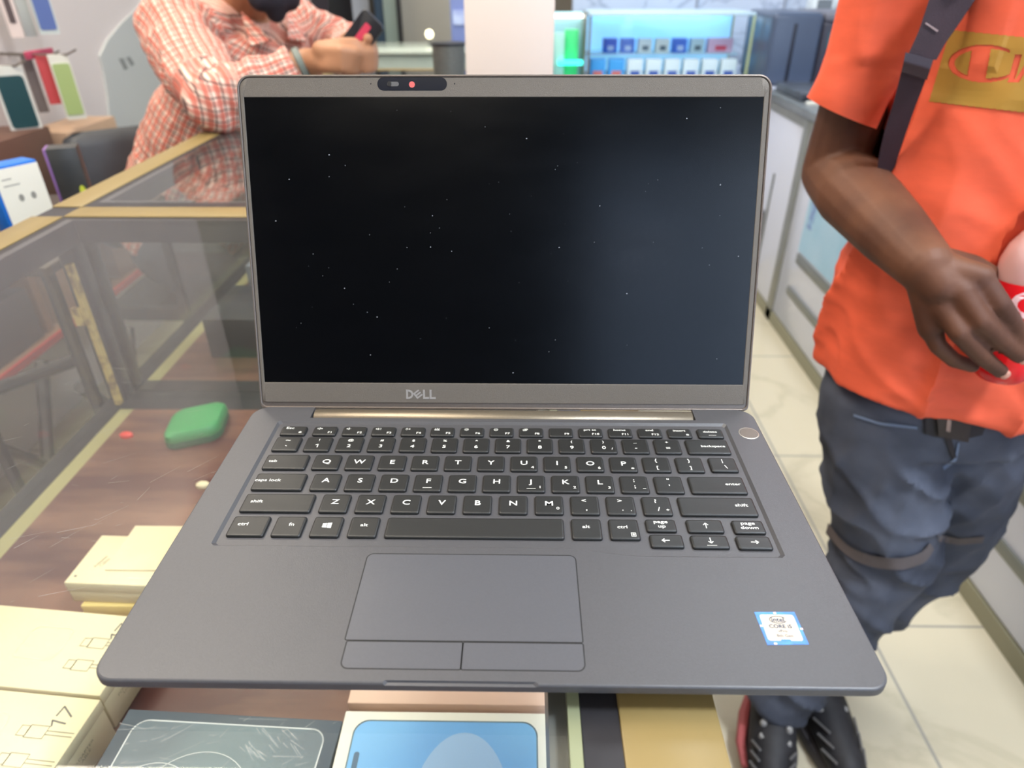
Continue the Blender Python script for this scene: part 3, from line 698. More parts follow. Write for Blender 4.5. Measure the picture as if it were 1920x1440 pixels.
for k, (x0, y0, c, h, n) in enumerate(((-.40, 1.15, (206, 210, 200), .10, 'white'), (-.25, 1.12, (150, 168, 160), .12, 'sage green'), (-.10, 1.16, (196, 196, 214), .10, 'lavender'), (-.41, 1.40, (96, 104, 104), .12, 'charcoal'), (-.24, 1.42, (214, 206, 196), .14, 'beige'), (-.06, 1.42, (120, 140, 150), .10, 'steel blue'))):
    simple_box('box', x0, x0 + .12, y0, y0 + .14, Z2, Z2 + h, mat('card_%d' % k, c, .5), n + ' box standing in the far half of the second counter', 'box')

# ---------------------------------------------------------------- things on the far counter
t = thing('card_stand', (.093, .80, GT), 'tall blank cream card stand behind the laptop screen', 'card stand')
new_obj('card', box(.0275, .158, .799, .803, GT + .004, GT + .30, .0015), mat('stand_cream', (224, 208, 194), .35), t)
new_obj('stand_foot', box(.0275, .158, .775, .835, GT, GT + .004, .001), mat('clear_acrylic', (230, 232, 230), .1, trans=.6), t)
# mesh pen cup
t = thing('pen_cup', (-.080, 1.62, GT), 'dark grey mesh pen cup on the far glass counter', 'pen cup')
cm = Matrix.Translation((-.080, 1.62, GT))
new_obj('cup_wall', lathe([(.0395, 0), (.040, .002), (.0425, .104), (.0405, .104), (.038, .004), (.001, .004)], cm, 32), mat('mesh_grey', (104, 106, 102), .5, .4, .15, 300), t)
new_obj('cup_rim', lathe([(.0415, .102), (.0440, .102), (.0440, .108), (.0415, .108)], cm, 32), mat('rim_dark', (50, 52, 54), .4, .3), t)

# ================================================================= BACKGROUND, left wall
def X0(px, py, X): return atx(px, py, X)
def pouch(name, pa, pb, X, th, col, label, cat, rim=None, inner=None, hook=True, group=None):
    """flat pack hung against the left wall, facing +x; pa,pb = opposite corners (top-left, bottom-right) seen in the photo"""
    c = atx((pa[0] + pb[0]) / 2, (pa[1] + pb[1]) / 2, X); dep = (RR @ (c - CAM)).z
    a = atx((pa[0] + pb[0]) / 2, pa[1], X); b = atx((pa[0] + pb[0]) / 2, pb[1], X)
    z1, z0 = c.z + (a - b).length * .5, c.z - (a - b).length * .5; hv0 = (pb[1] - pa[1]) / 2 * dep / FP * 1.06; z1, z0 = c.z + hv0, c.z - hv0
    t = thing(name, (X - th, c.y, z0), label, cat, group); y0 = y1 = c.y; ya = math.radians(38)
    MX = Matrix.Translation(c) @ Matrix.Rotation(ya, 4, 'Z') @ Matrix.Rotation(math.pi / 2, 4, 'X')
    wv, hv = (pb[0] - pa[0]) / 2 * dep / FP * .86, (z1 - z0) / 2
    new_obj('pack', prism(rrect(-wv, wv, -hv, hv, min(wv, hv) * .12), -th, 0, MX), mat('pk_%s' % (col,), col, .4), t)
    if inner:
        f, ic = inner
        new_obj('pack_front', prism(rrect(-wv * f, wv * f, -hv * f, hv * f * .86, min(wv, hv) * .25), 0, .002, MX), mat('pk_%s' % (ic,), ic, .35), t)
    if hook:
        new_obj('hook', tube([(-1.339, y0 + .01, z1 + .004), (X - .01, y0 + .01, z1 - .001), (X + .02, y0 + .01, z1 + .0), (X + .05, y0 + .01, z1 + .012)], .0025, 6), mat('hook_metal', (120, 112, 104), .4, .5), t)
    return t
pouch('phone_case', (2, 133), (62, 243), -1.20, .02, (206, 208, 200), 'white pack with a dark green phone case hanging on the left wall', 'phone case', inner=(.84, (30, 66, 70)))
pouch('phone_case', (80, 112), (103, 190), -1.22, .015, (190, 72, 74), 'red pack hanging on the left wall beside a green one', 'phone case')
pouch('phone_case', (108, 112), (146, 217), -1.16, .02, (214, 214, 202), 'white pack with a lime green front at the right end of the wall display', 'phone case', inner=(.86, (158, 178, 116)))
pouch('phone_case', (56, 112), (76, 205), -1.285, .015, (106, 98, 96), 'dark grey pack hanging left of the red one', 'phone case')
pouch('phone_case', (60, -30), (98, 56), -1.20, .03, (190, 200, 196), 'white pack with a blue front at the top of the wall display', 'phone case', inner=(.84, (84, 104, 158)))
pouch('phone_case', (32, -30), (54, 60), -1.275, .02, (176, 180, 176), 'plain pale grey pack hanging left of the blue one', 'phone case')
pouch('phone_case', (4, -30), (28, 62), -1.25, .02, (212, 196, 188), 'pinkish white slotted rack at the top left corner', 'phone case', inner=(.5, (84, 70, 66)))
a = atx(46, 97, -1.24); b = atx(100, 104, -1.24)
new_obj('hook_label', box(-1.245, -1.235, a.y, b.y, (a.z + b.z) / 2 - .010, (a.z + b.z) / 2 + .010, .002), mat('crimson_card', (176, 66, 92), .5), label='crimson price strip above the red and green packs', cat='price strip')
# low shelf unit against the left wall, seen beneath the packs and through the counter glass
t = thing('storage_shelf', (-1.18, 1.2, 0), 'brown open storage shelf with a red front edge along the left wall', 'shelf')
bw = mat('shelf_brown', (122, 84, 66), .5, col2=(150, 116, 92), scale=5, stretch=(1, 1, .3))
new_obj('back_board', box(-1.338, -1.325, .3, 2.35, .33, .66), bw, t)
new_obj('red_edge', box(-1.142, -1.135, .3, 2.35, .358, .378), mat('red_edge', (196, 44, 46), .5), t)
for z in (.365, .60):
    new_obj('shelf_board', box(-1.324, -1.1425, .3, 2.35, z - .012, z + .012), bw, t)
for y in (.3, 1.3, 2.32):
    new_obj('upright', box(-1.324, -1.16, y, y + .022, .3775, .5875), bw, t)
cols = [((160, 128, 104), 'tan'), ((128, 86, 64), 'chestnut'), ((214, 190, 166), 'cream'), ((92, 64, 52), 'dark brown'), ((178, 148, 122), 'beige'), ((84, 80, 84), 'charcoal')]
yy = .36; places = ('nearest the camera', 'second from the camera', 'in the middle near side', 'in the middle far side', 'second from the far end', 'at the far end')
for k in range(6):
    c, nme = cols[k]
    simple_box('box', -1.30, -1.17, yy, yy + .26, .6125, .6125 + (.15, .17, .14, .24, .21, .10)[k], mat('stored_%d' % k, c, .55, var=.06, scale=8), '%s box on the top board of the wall shelf, %s' % (nme, places[k]), 'box')
    c2_, n2 = cols[(k + 3) % 6]
    simple_box('box', -1.30, -1.16, yy + .02, yy + .27, .3775, .3775 + (.16, .19, .14, .18, .15, .19)[k], mat('stored_%d' % ((k + 3) % 6), c2_, .55, var=.06, scale=8), '%s box on the middle board of the wall shelf, %s' % (n2, places[k]), 'box')
    yy += .325
# thin curved grey shape with two slanted strokes, just proud of the wall
pts = [(280, -40), (262, 10), (225, 45), (200, 75), (186, 105), (193, 135), (200, 180), (205, 240), (235, 330), (300, 330), (330, 100), (320, -40)]
P3 = [atx(px, py, -1.335) for px, py in pts]
bm = bmesh.new(); add_loft(bm, [[(-1.3395, p.y, p.z) for p in P3], [(-1.330, p.y, p.z) for p in P3]])
t = thing('wall_shape', (-1.335, P3[4].y, P3[8].z), 'curved light grey shape with two dark slanted strokes on the left wall', 'wall panel')
new_obj('panel', bm, mat('shape_grey', (178, 180, 178), .45), t, smooth=False)
for q in (((223, 110), (231, 109), (240, 128), (234, 131)), ((237, 108), (243, 106), (252, 120), (247, 124))):
    P4 = [atx(px, py, -1.3295) for px, py in q]
    bm = bmesh.new(); add_loft(bm, [[(-1.330, p.y, p.z) for p in P4], [(-1.3285, p.y, p.z) for p in P4]]); new_obj('shape_stroke', bm, mat('stroke_grey', (128, 130, 128), .5), t, smooth=False)
# side table behind the counter carrying boxes
t = thing('side_table', (-.70, .80, 0), 'small dark side table beside the counter carrying the blue and white box', 'table')
new_obj('table_top', box(-.80, -.575, .60, .98, .825, .84, .003), mat('dark_table', (64, 54, 48), .5, var=.1, scale=8), t)
for x in (-.795, -.595):
    for y in (.61, .955): new_obj('leg', box(x, x + .014, y, y + .014, 0, .825), blk, t)
# earphone box
A = at(14, 312, .70)
t = thing('earphone_box', (-.635, .70, .84), 'white and blue earphone box standing beside the counter corner', 'earphone box')
EM = Matrix.Translation((-.634, .69, .84)) @ Matrix.Rotation(math.radians(62), 4, 'Z') @ Matrix.Diagonal((.74, 1, .76, 1))
new_obj('box_body', box(-.046, .046, 0, .035, 0, .165, .001, EM), mat('box_blue', (24, 104, 190), .4), t)
new_obj('box_front', box(-.040, .046, -.0012, 0, .001, .160, 0, EM), mat('box_white', (240, 234, 216), .4), t)
FMt = EM @ Matrix.Translation((0, -.0015, 0)) @ Matrix.Rotation(math.pi / 2, 4, 'X')
for q in (-.006, .018): new_obj('earbud_print', prism([(q + .005 * math.cos(a), .102 + .007 * math.sin(a)) for a in [2 * math.pi * k / 12 for k in range(12)]], 0, .0003, FMt), mat('print_warm_grey', (150, 146, 136), .5), t)
new_obj('front_print', join_bm(
        strokes_bm([rrect(-.018, .026, .02, .05, .012, 6) + rrect(-.018, .026, .02, .05, .012, 6)[:1]], .0012, FMt), strokes_bm([pv((-.03, .14), (-.012, .14)), pv((-.03, .128), (.0, .128))], .002, FMt)), mat('print_warm_grey', (150, 146, 136), .5), t, smooth=False)
t = thing('gadget_box', (-.70, .92, .84), 'dark gadget box with a purple edge and a lime dot behind the counter', 'box')
GMb = Matrix.Translation((-.695, .90, .84)) @ Matrix.Rotation(math.radians(24), 4, 'Z') @ Matrix.Diagonal((.52, .8, .79, 1))
new_obj('box_body', box(-.045, .045, 0, .05, 0, .13, .001, GMb), mat('gadget_dark', (62, 62, 60), .4, var=.2, scale=20), t)
new_obj('purple_edge', box(-.053, -.0452, -.001, .05, 0, .13, .001, GMb), mat('purple_card', (132, 96, 150), .5), t)
new_obj('lime_dot', prism([(.026 + .009 * math.cos(a), .035 + .012 * math.sin(a)) for a in [2 * math.pi * k / 14 for k in range(14)]], 0, .001, GMb @ Matrix.Rotation(math.pi / 2, 4, 'X')), mat('lime', (196, 206, 60), .5), t)
simple_box('box', -.79, -.73, .62, .68, .84, .90, mat('green_black_card', (36, 56, 50), .45), 'dark green box left of the earphone box on the side table', 'box')
# black metal stool behind the counter seen through the glass
t = thing('stool', (-1.1, 1.12, 0), 'black folded metal stool frame standing on the tiles left of the counter', 'stool')
new_obj('seat', tube([(-1.08, .90, .42), (-.94, 1.08, .42)], .016, 8), blk, t)
for x, y in ((-1.02, .90), (-.90, 1.08)):
    new_obj('leg', tube([(x - .04, y + .22, 0.0), (x + .06, y - .16, .44)], .015, 8), blk, t); new_obj('leg', tube([(x + .07, y - .14, 0.0), (x - .03, y + .20, .40)], .015, 8), blk, t)

# ================================================================= BACKGROUND, far end
def flat(name, px0, px1, pyb, zt, Y, th, m, label=None, cat=None, kind=None, z0=None):
    a = at(px0, 60, Y); b = at(px1, 60, Y)
    o = new_obj(name, box(a.x, b.x, Y, Y + th, z0 if z0 is not None else 0, zt, .003), m, label=label, cat=cat, kind=kind, smooth=False); return o
flat('cabinet', 590, 622, 0, 2.1, 3.3, .5, mat('black_cabinet', (36, 30, 32), .4), 'tall narrow black cabinet behind the checked shirt man', 'cabinet')
flat('cabinet', 623, 640, 0, 2.1, 3.82, .3, mat('olive_metal', (116, 112, 98), .5), 'tall olive grey cabinet side beside the black one', 'cabinet')
flat('door_1', 640, 697, 0, 2.1, 4.3, .05, mat('door_white', (206, 206, 206), .5, var=.06, scale=3), kind='structure')
flat('door_2', 697, 708, 0, 2.2, 4.25, .1, mat('door_frame_grey', (96, 92, 86), .5), kind='structure')
flat('cabinet', 706, 722, 0, 2.0, 3.9, .3, mat('navy_cabinet', (64, 84, 104), .4), 'narrow navy cabinet beside the glass partition', 'cabinet')
flat('glass_partition', 722, 746, 0, 2.1, 3.8, .01, mat('partition_green', (160, 176, 166), .2, trans=.2), 'pale green glass partition at the far end', 'partition')
flat('partition_post', 746, 754, 0, 2.2, 3.7, .03, mat('post_black', (40, 40, 40), .4), 'thin black post in front of the beige panel', 'post')
flat('partition', 755, 872, 0, 2.2, 3.9, .04, mat('beige_panel', (172, 168, 156), .4, var=.04, scale=2), 'large beige grey partition panel left of the card stand', 'partition')
a = at(846, 60, 3.2); b = at(905, 60, 3.2)
t = thing('poster_stand', ((a.x + b.x) / 2, 3.2, 0), 'blue and white poster stand half hidden by the cream card', 'poster stand')
new_obj('stand_panel', box(a.x, b.x, 3.2, 3.23, 0, 1.9, .002), mat('poster_blue', (120, 136, 190), .4), t)
for z0, z1 in ((.45, .92), (1.0, 1.06), (1.12, 1.8)):
    new_obj('poster', box(a.x + .012, b.x, 3.190, 3.1998, z0, z1), mat('poster_white_blue', (186, 200, 232), .4, col2=(120, 134, 200), scale=12), t)
# far glass cases in the staff corner
t = thing('glass_case', (-.35, 3.0, 0), 'low pale green glass case across the far end of the shop', 'glass case')
new_obj('case_body', box(-1.1, .18, 2.75, 3.1, 0, .92, .004), mat('pale_green_case', (166, 178, 166), .25, var=.12, scale=3), t)
new_obj('case_top', box(-1.12, .20, 2.73, 3.12, .921, .935, .002), mat('pale_green_top', (196, 206, 192), .12, var=.05, scale=3), t)
t = thing('spotlight', (at(805, 64, 2.9).x, 2.9, .935), 'small round glowing lamp on the far glass case', 'lamp')
p = at(805, 64, 2.9)
new_obj('bulb', lathe([(.001, -.018), (.012, -.014), (.018, 0), (.012, .014), (.001, .018)], Matrix.Translation(p), 16), mat('bulb_glow', (255, 246, 205), .5, emit=2.2), t)
new_obj('lamp_stem', tube([(p.x, p.y, .936), (p.x, p.y, p.z - .018)], .005, 8), gly, t)
# purple lit sign
a = at(541, 10, 3.0); b = at(566, 20, 3.0)
t = thing('lit_sign', ((a.x + b.x) / 2, 3.0, 0), 'purple lit sign glowing between the beard and the black cabinet', 'sign')
new_obj('sign_board', box(at(535, 0, 3.0).x, at(592, 0, 3.0).x, 3.14, 3.18, .0, at(560, 27, 3.0).z, .003), mat('sign_board_blue', (172, 190, 206), .4), t)
new_obj('sign_letters', join_bm(*[tube([(a.x + k * .011, 3.13, a.z - .004), (a.x + k * .011, 3.13, b.z + .004)], .004, 6) for k in range(6)]), mat('purple_glow', (150, 140, 255), .5, emit=1.6), t)

# ---- back right counter with the lit display case
ctop = mat('counter_top_grey', (128, 134, 140), .3, var=.1, scale=6)
t = thing('back_counter', (.9, 3.0, 0), 'pale counter across the back wall carrying the lit display case', 'counter')
new_obj('counter_body', box(.30, 1.10, 2.72, 3.60, 0, .76), mat('cabinet_white', (204, 210, 226), .3, var=.03, scale=3), t)
new_obj('counter_top', box(.28, 1.105, 2.70, 3.61, .7602, .79, .003), ctop, t)
# lit case
a = at(1105, 34, 2.95); b = at(1416, 44, 2.95)
t = thing('display_case', ((a.x + b.x) / 2, 3.1, .79), 'lit glass display case full of small boxes on the back counter', 'display case')
x0, x1, zt = a.x, b.x, a.z + .02
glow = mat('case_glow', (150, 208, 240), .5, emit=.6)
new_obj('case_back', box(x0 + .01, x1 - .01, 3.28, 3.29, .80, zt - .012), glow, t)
new_obj('case_floor', box(x0, x1, 2.95, 3.30, .7902, .80), mat('case_floor', (196, 214, 226), .4), t)
new_obj('case_top', box(x0, x1, 2.95, 3.30, zt - .012, zt, .002), mat('case_top_pale', (196, 222, 236), .3), t)
new_obj('case_shelf', box(x0 + .012, x1 - .012, 3.10, 3.279, .882, .889), mat('case_shelf', (190, 226, 240), .2), t)
for x in (x0, x1 - .01):
    for y in (2.951, 3.28): new_obj('post', box(x, x + .01, y, y + .01, .8003, zt - .0122), gly if x < .6 else mat('post_green', (190, 200, 150), .3, .2), t)
new_obj('case_glass', box(x0 + .0102, x1 - .0102, 2.952, 2.956, .8003, zt - .0124), glass_mat('case_glass', (.95, .98, 1), .02), t, smooth=False)
new_obj('led_strip', box(x0 + .03, x1 - .03, 3.24, 3.25, zt - .025, zt - .016), mat('led_white', (224, 244, 255), .5, emit=4), t)
for k in range(7):
    c, n = [((60, 110, 214), 'royal blue'), ((66, 112, 210), 'cobalt blue'), ((226, 236, 232), 'white'), ((228, 234, 226), 'off white'), ((64, 116, 220), 'bright blue'), ((196, 222, 226), 'pale teal'), ((232, 190, 214), 'pink')][k]
    xx = x0 + .085 + k * .079; wv = .062 if k < 6 else .11; zz = .889
    t = thing('small_box', (xx + wv / 2, 3.15, zz), '%s small box on the upper shelf of the lit case' % n, 'box', None)
    new_obj('box_body', box(xx, xx + wv, 3.12, 3.18, zz, zz + .058, .002), mat('sb_%d' % k, c, .4), t)
    new_obj('box_print', box(xx + wv * .3, xx + wv * .75, 3.1188, 3.1199, zz + .010, zz + .030), mat('sbp_%d' % (0 if k in (0, 1, 4) else 1 if k < 6 else 2), [(190, 210, 240), (90, 110, 120), (226, 70, 96)][0 if k in (0, 1, 4) else 1 if k < 6 else 2], .4), t)
for k in range(8):
    sky = k < 2; xx = x0 + .02 + k * .083; zz = .8002
    t = thing('small_box', (xx + .03, 3.03, zz), ('leftmost sky blue box' if k == 0 else 'second sky blue box' if k == 1 else 'white box %s' % ('next to the sky blue ones', 'third from the sky blue ones', 'in the middle', 'right of the middle one', 'second from the right end', 'at the right end')[k - 2]) + ' in the front row of the lit case', 'box')
    new_obj('box_body', box(xx, xx + .066, 3.00, 3.06, zz, zz + .074, .002), mat('sky_card' if sky else 'white_card2', (76, 172, 238) if sky else (236, 244, 242), .4), t)
    new_obj('box_print', box(xx + .012, xx + .054, 2.9988, 2.9999, zz + .006, zz + .028), mat('navy_print' if not sky else 'red_print', (70, 96, 170) if not sky else (220, 120, 110), .4), t)
# small case with green item
a = at(1036, 30, 3.0); b = at(1102, 30, 3.0)
t = thing('display_case', ((a.x + b.x) / 2, 3.05, .79), 'small lit case with a green pack left of the large lit case', 'display case')
new_obj('case_back', box(a.x - .02, b.x, 3.14, 3.15, .7902, a.z + .01), mat('case_glow_dim', (150, 196, 210), .5, emit=.25), t)
new_obj('led_strip', box(a.x - .02, b.x - .01, 3.128, 3.139, a.z - .012, a.z - .002), mat('led_warm', (255, 240, 220), .5, emit=5), t)
new_obj('led_strip', box(a.x + .03, b.x - .005, 3.00, 3.03, at(1065, 122, 3.0).z, at(1065, 114, 3.0).z), mat('led_cyan', (70, 250, 240), .5, emit=1.5), t)
new_obj('case_side', box(b.x - .012, b.x - .004, 2.96, 3.15, .7902, a.z + .01), gly, t)
q0, q1 = at(1060, 56, 3.05), at(1084, 92, 3.05)
simple_box('pack', q0.x, q1.x, 3.05, 3.10, .7902, q0.z, mat('green_pack_glow', (70, 214, 130), .4, emit=.15), 'bright green pack in the small lit case', 'pack')  # weak emission imitates the case lighting on the pack
q0, q1 = at(1040, 62, 3.02), at(1058, 92, 3.02)
simple_box('pack', q0.x, q1.x, 3.02, 3.06, .7902, q0.z, mat('mint_card', (170, 226, 214), .4), 'mint pack left of the bright green one', 'pack')

# ---- right hand counter run
t = thing('counter_run', (1.5, 2.0, 0), 'long white panelled counter along the right side of the aisle', 'counter')
RT = .765
white = mat('panel_glossy_white', (206, 211, 226), .14, var=.02, scale=2)
alu = mat('aluminium_grey', (132, 134, 128), .35, .3, .08, 20)
FX = 1.110
new_obj('carcass', box(FX + .012, 2.2, -.9, 2.69, .0, RT - .001), mat('carcass_grey', (150, 154, 160), .5), t)
new_obj('work_top', box(FX - .01, 2.2, 1.35, 2.695, RT, RT + .028, .003), mat('worktop_dark', (120, 126, 130), .3, var=.15, scale=7), t)
for y0, y1 in ((2.235, 2.68), (1.36, 2.165), (.46, 1.30), (-.44, .40), (-.88, -.5)):
    new_obj('front_panel', box(FX, FX + .012, y0, y1, .05, RT - .035, .002), white, t)
for y in (2.165, 1.30, .40, -.50):
    new_obj('frame_post', box(FX - .004, FX + .011, y, y + .06, .0, RT - .002, .002), alu, t)
new_obj('top_rail', box(FX - .003, FX + .011, -.88, 2.68, RT - .034, RT - .003), alu, t)
new_obj('skirting', box(FX - .004, FX + .011, -.88, 2.68, .0, .045), mat('skirting_olive', (142, 140, 118), .45), t)
for za, zb, y0, y1 in ((.30, .335, 1.36, 2.04), (.17, .20, 1.36, 2.06), (.30, .335, .46, 1.24), (.17, .20, .46, 1.24)):
    new_obj('drawer_rail', box(FX - .006, FX - .0002, y0, y1, za, zb, .001), mat('rail_grey', (122, 126, 122), .35, .3), t)
new_obj('door_outline', box(FX - .003, FX - .0002, 2.42, 2.44, .12, .52, .001), mat('rail_grey', (122, 126, 122)), t)
new_obj('door_handle', box(FX - .018, FX - .0002, 2.46, 2.48, .22, .36, .002), mat('handle_dark', (96, 100, 100), .3, .4), t)
po = new_obj('poster', box(FX - .004, FX - .0003, 1.40, 2.04, .345, .64), mat('poster_sky', (150, 196, 222), .25, col2=(176, 208, 230), scale=4), t)
new_obj('poster_print', box(FX - .0046, FX - .0041, 1.97, 2.01, .44, .56), mat('poster_navy', (110, 130, 190), .4, col2=(150, 190, 222), scale=60), po)
t = thing('near_counter', (1.5, .6, RT), 'white raised counter section with a beige edge behind the orange shirt', 'counter')
new_obj('raised_body', box(FX + .02, 2.2, -.88, 1.345, RT, RT + .06), white, t)
new_obj('raised_edge', box(FX + .006, FX + .0198, -.88, 1.345, RT + .0004, RT + .07, .002), mat('edge_beige', (168, 162, 140), .4), t)
new_obj('raised_top', box(FX + .02, 2.2, -.88, 1.345, RT + .0602, RT + .072, .002), mat('top_pale', (198, 204, 222), .2), t)
# printers at the end of the run
def printer(x0, x1, y0, y1, z0, h, label):
    t = thing('printer', ((x0 + x1) / 2, (y0 + y1) / 2, z0), label, 'printer')
    pm = mat('printer_shell', (76, 88, 110), .3, var=.05, scale=5); pd = mat('printer_dark', (52, 52, 64), .35)
    W = x1 - x0
    new_obj('shell', box(x0, x0 + W * .52, y0, y1, z0, z0 + h, .02, None, 4), pm, t)
    new_obj('cover_seam', box(x0 + W * .22, x0 + W * .26, y0 - .002, y0 + .05, z0 + .01, z0 + h * .86, .003), mat('printer_slot', (28, 32, 46), .4), t)
    new_obj('body', box(x0 + W * .52 + .0005, x1, y0 + .005, y1, z0, z0 + h * .88, .015, None, 4), pd, t)
    new_obj('top_cover', box(x0 + W * .54, x1, y0 + .02, y1, z0 + h * .8805, z0 + h, .008), mat('printer_top', (112, 112, 122), .4), t)
    new_obj('window', box(x0 + W * .60, x1 - .02, y0 + .001, y0 + .0048, z0 + h * .52, z0 + h * .74), mat('printer_window', (70, 120, 126), .1), t)
    return t
a = at(1412, 22, 2.85); b = at(1590, 150, 2.85)
printer(1.113, b.x + .01, 2.78, 3.15, .7935, at(1430, 24, 2.78).z - .7935, 'dark blue grey printer on the counter corner behind the orange sleeve')
new_obj('side_counter', box(1.107, 2.2, 2.70, 3.6, 0, .7932), mat('cabinet_white', (204, 210, 226)), label='white corner cabinet under the dark printer', cat='cabinet')
t = thing('keyboard_tray', (1.35, 2.45, RT + .028), 'flat dark cash drawer in front of the dark printer', 'cash drawer')
new_obj('drawer_case', box(1.13, 1.62, 2.38, 2.66, RT + .0282, RT + .06, .004), mat('drawer_dark', (72, 78, 88), .35, var=.15, scale=12), t)
new_obj('drawer_front', box(1.14, 1.61, 2.372, 2.3798, RT + .032, RT + .055, .002), mat('drawer_front', (44, 46, 56), .3), t)
new_obj('cable', tube([(1.14, 2.33, RT + .031), (1.17, 2.30, RT + .034), (1.22, 2.29, RT + .05), (1.27, 2.30, RT + .045), (1.31, 2.34, RT + .032)], .007, 8), mat('cable_white', (214, 214, 206), .5), label='white cable curling on the counter edge beside the orange sleeve', cat='cable')
new_obj('tablet', box(1.30, 1.62, 1.60, 1.86, RT + .0285, RT + .042, .004), mat('tablet_white', (214, 218, 236), .3), label='pale tablet lying on the right counter seen between arm and strap', cat='tablet')
# wall shelf with two pale open laptops upper right
a = at(1520, 40, 3.35); b = at(1612, 44, 3.35)
new_obj('wall_shelf', box(1.25, 2.2, 3.32, 3.605, a.z - .045, a.z - .02, .002), mat('shelf_pale', (190, 196, 206), .3), label='pale wall shelf above the dark printer', cat='shelf')
for k, (px, n) in enumerate(((1522, 'left'), (1566, 'right'))):
    c = at(px - 4, 20, 3.4); z = a.z - .0198
    t = thing('folder', (c.x + .05, 3.42, z), 'white tray standing on the pale wall shelf, the %s one' % n, 'tray')
    new_obj('tray_body', box(c.x, c.x + .10, 3.36, 3.46, z, z + .11, .004), mat('tray_white', (226, 234, 236), .3), t)
    new_obj('tray_inside', box(c.x + .015, c.x + .085, 3.358, 3.3598, z + .06, z + .11), mat('tray_dark', (120, 128, 134), .4), t)

# ================================================================= PEOPLE
def cap_mesh(bm, p, r1, q, r2, n=16):
    """tapered capsule"""
    p, q = Vector(p), Vector(q); t = q - p
    if t.length < 1e-6: t = Vector((0, 0, 1e-5))
    t.normalize(); a = t.cross(Vector((.31, .52, .79))).normalized(); b = t.cross(a)
    loops = []
    for k in range(1, 5):
        th = math.pi / 2 * (1 - k / 4); loops.append((p - t * r1 * math.sin(th), max(r1 * math.cos(th), 1e-5)))
    for k in range(0, 5):
        th = math.pi / 2 * k / 4
        loops.append((q + t * r2 * math.sin(th), max(r2 * math.cos(th), 1e-5)))
    add_loft(bm, [[c + a * r * math.cos(2 * math.pi * i / n) + b * r * math.sin(2 * math.pi * i / n) for i in range(n)] for c, r in loops])
def ell_mesh(bm, c, rad, R=None, n=20):
    R = R or Matrix.Identity(3); loops = []
    for k in range(1, n // 2):
        th = math.pi * k / (n // 2)
        loops.append([Vector(c) + R @ Vector((rad[0] * math.sin(th) * math.cos(2 * math.pi * i / n), rad[1] * math.sin(th) * math.sin(2 * math.pi * i / n), -rad[2] * math.cos(th))) for i in range(n)])
    add_loft(bm, loops)
def chain(bm, pts, rs):
    for i in range(len(pts) - 1): cap_mesh(bm, pts[i], rs[i], pts[i + 1], rs[i + 1])
def torso_loft(bm, rings, n=36, e=2.4, cx_f=None):
    """rings: (cx, cy, z, half width, half depth[, yaw])"""
    L = []
    for g in rings:
        cx, cy, z, a, b = g[:5]; yaw = g[5] if len(g) > 5 else 0
        cu, su = math.cos(yaw), math.sin(yaw); ring = []
        for k in range(n):
            t = 2 * math.pi * k / n; c, s = math.cos(t), math.sin(t)
            x = a * abs(c) ** (2 / e) * (1 if c >= 0 else -1); y = b * abs(s) ** (2 / e) * (1 if s >= 0 else -1)
            ring.append((cx + x * cu - y * su, cy + x * su + y * cu, z))
        L.append(ring)
    add_loft(bm, L)
def fuse(bm, voxel, smooth=3, fac=.5):
    bmesh.ops.recalc_face_normals(bm, faces=bm.faces)
    return apply_mods(bm, [('REMESH', dict(mode='VOXEL', voxel_size=voxel, adaptivity=0)), ('SMOOTH', dict(factor=fac, iterations=smooth))])
def displace(bm, fn):
    bm.normal_update()
    mv = [(v, v.normal.copy() * fn(v.co)) for v in bm.verts]
    for v, d in mv: v.co += d
def head_parts(bm, c, R, s=1.0):
    """c: centre of the head, R: 3x3, local -y = face direction, z up"""
    P = lambda x, y, z: Vector(c) + R @ (Vector((x, y, z)) * s)
    ell_mesh(bm, P(0, .012, .022), (.074 * s, .092 * s, .088 * s), R)
    ell_mesh(bm, P(0, -.018, -.038), (.060 * s, .066 * s, .068 * s), R)
    ell_mesh(bm, P(0, -.052, -.088), (.030 * s, .026 * s, .024 * s), R)          # chin
    cap_mesh(bm, P(0, -.080, .012), .009 * s, P(0, -.099, -.026), .012 * s)      # nose
    for q in (-1, 1):
        cap_mesh(bm, P(q * .008, -.090, -.030), .008 * s, P(q * .013, -.086, -.030), .007 * s)
        ell_mesh(bm, P(q * .076, .010, -.004), (.010 * s, .018 * s, .030 * s), R)  # ears
        cap_mesh(bm, P(q * .016, -.081, .024), .008 * s, P(q * .044, -.072, .026), .008 * s)  # brow
        ell_mesh(bm, P(q * .036, -.060, -.024), (.024 * s, .022 * s, .022 * s), R)  # cheek
    cap_mesh(bm, P(-.020, -.076, -.058), .007 * s, P(.020, -.076, -.058), .007 * s); cap_mesh(bm, P(-.016, -.075, -.068), .008 * s, P(.016, -.075, -.068), .008 * s)
def eyes(parent, c, R, s=1.0):
    P = lambda x, y, z: Vector(c) + R @ (Vector((x, y, z)) * s)
    for q in (-1, 1):
        bm = bmesh.new(); ell_mesh(bm, P(q * .030, -.068, .004), (.013 * s, .012 * s, .009 * s), R)
        e = new_obj('eye', bm, mat('eye_white', (226, 220, 210), .3), parent)
        bm = bmesh.new(); ell_mesh(bm, P(q * .030, -.0775, .003), (.006 * s, .004 * s, .006 * s), R)
        new_obj('iris', bm, mat('iris_dark', (30, 20, 16), .2), e)
skinA = mat('skin_brown', (104, 65, 43), .6, 0, col2=(80, 47, 31), scale=14, detail=4, bump=.15, bscale=220, lo=.35, hi=.65)
skinB = mat('skin_tan', (164, 116, 84), .5, 0, var=.1, scale=12, bump=.1, bscale=200)

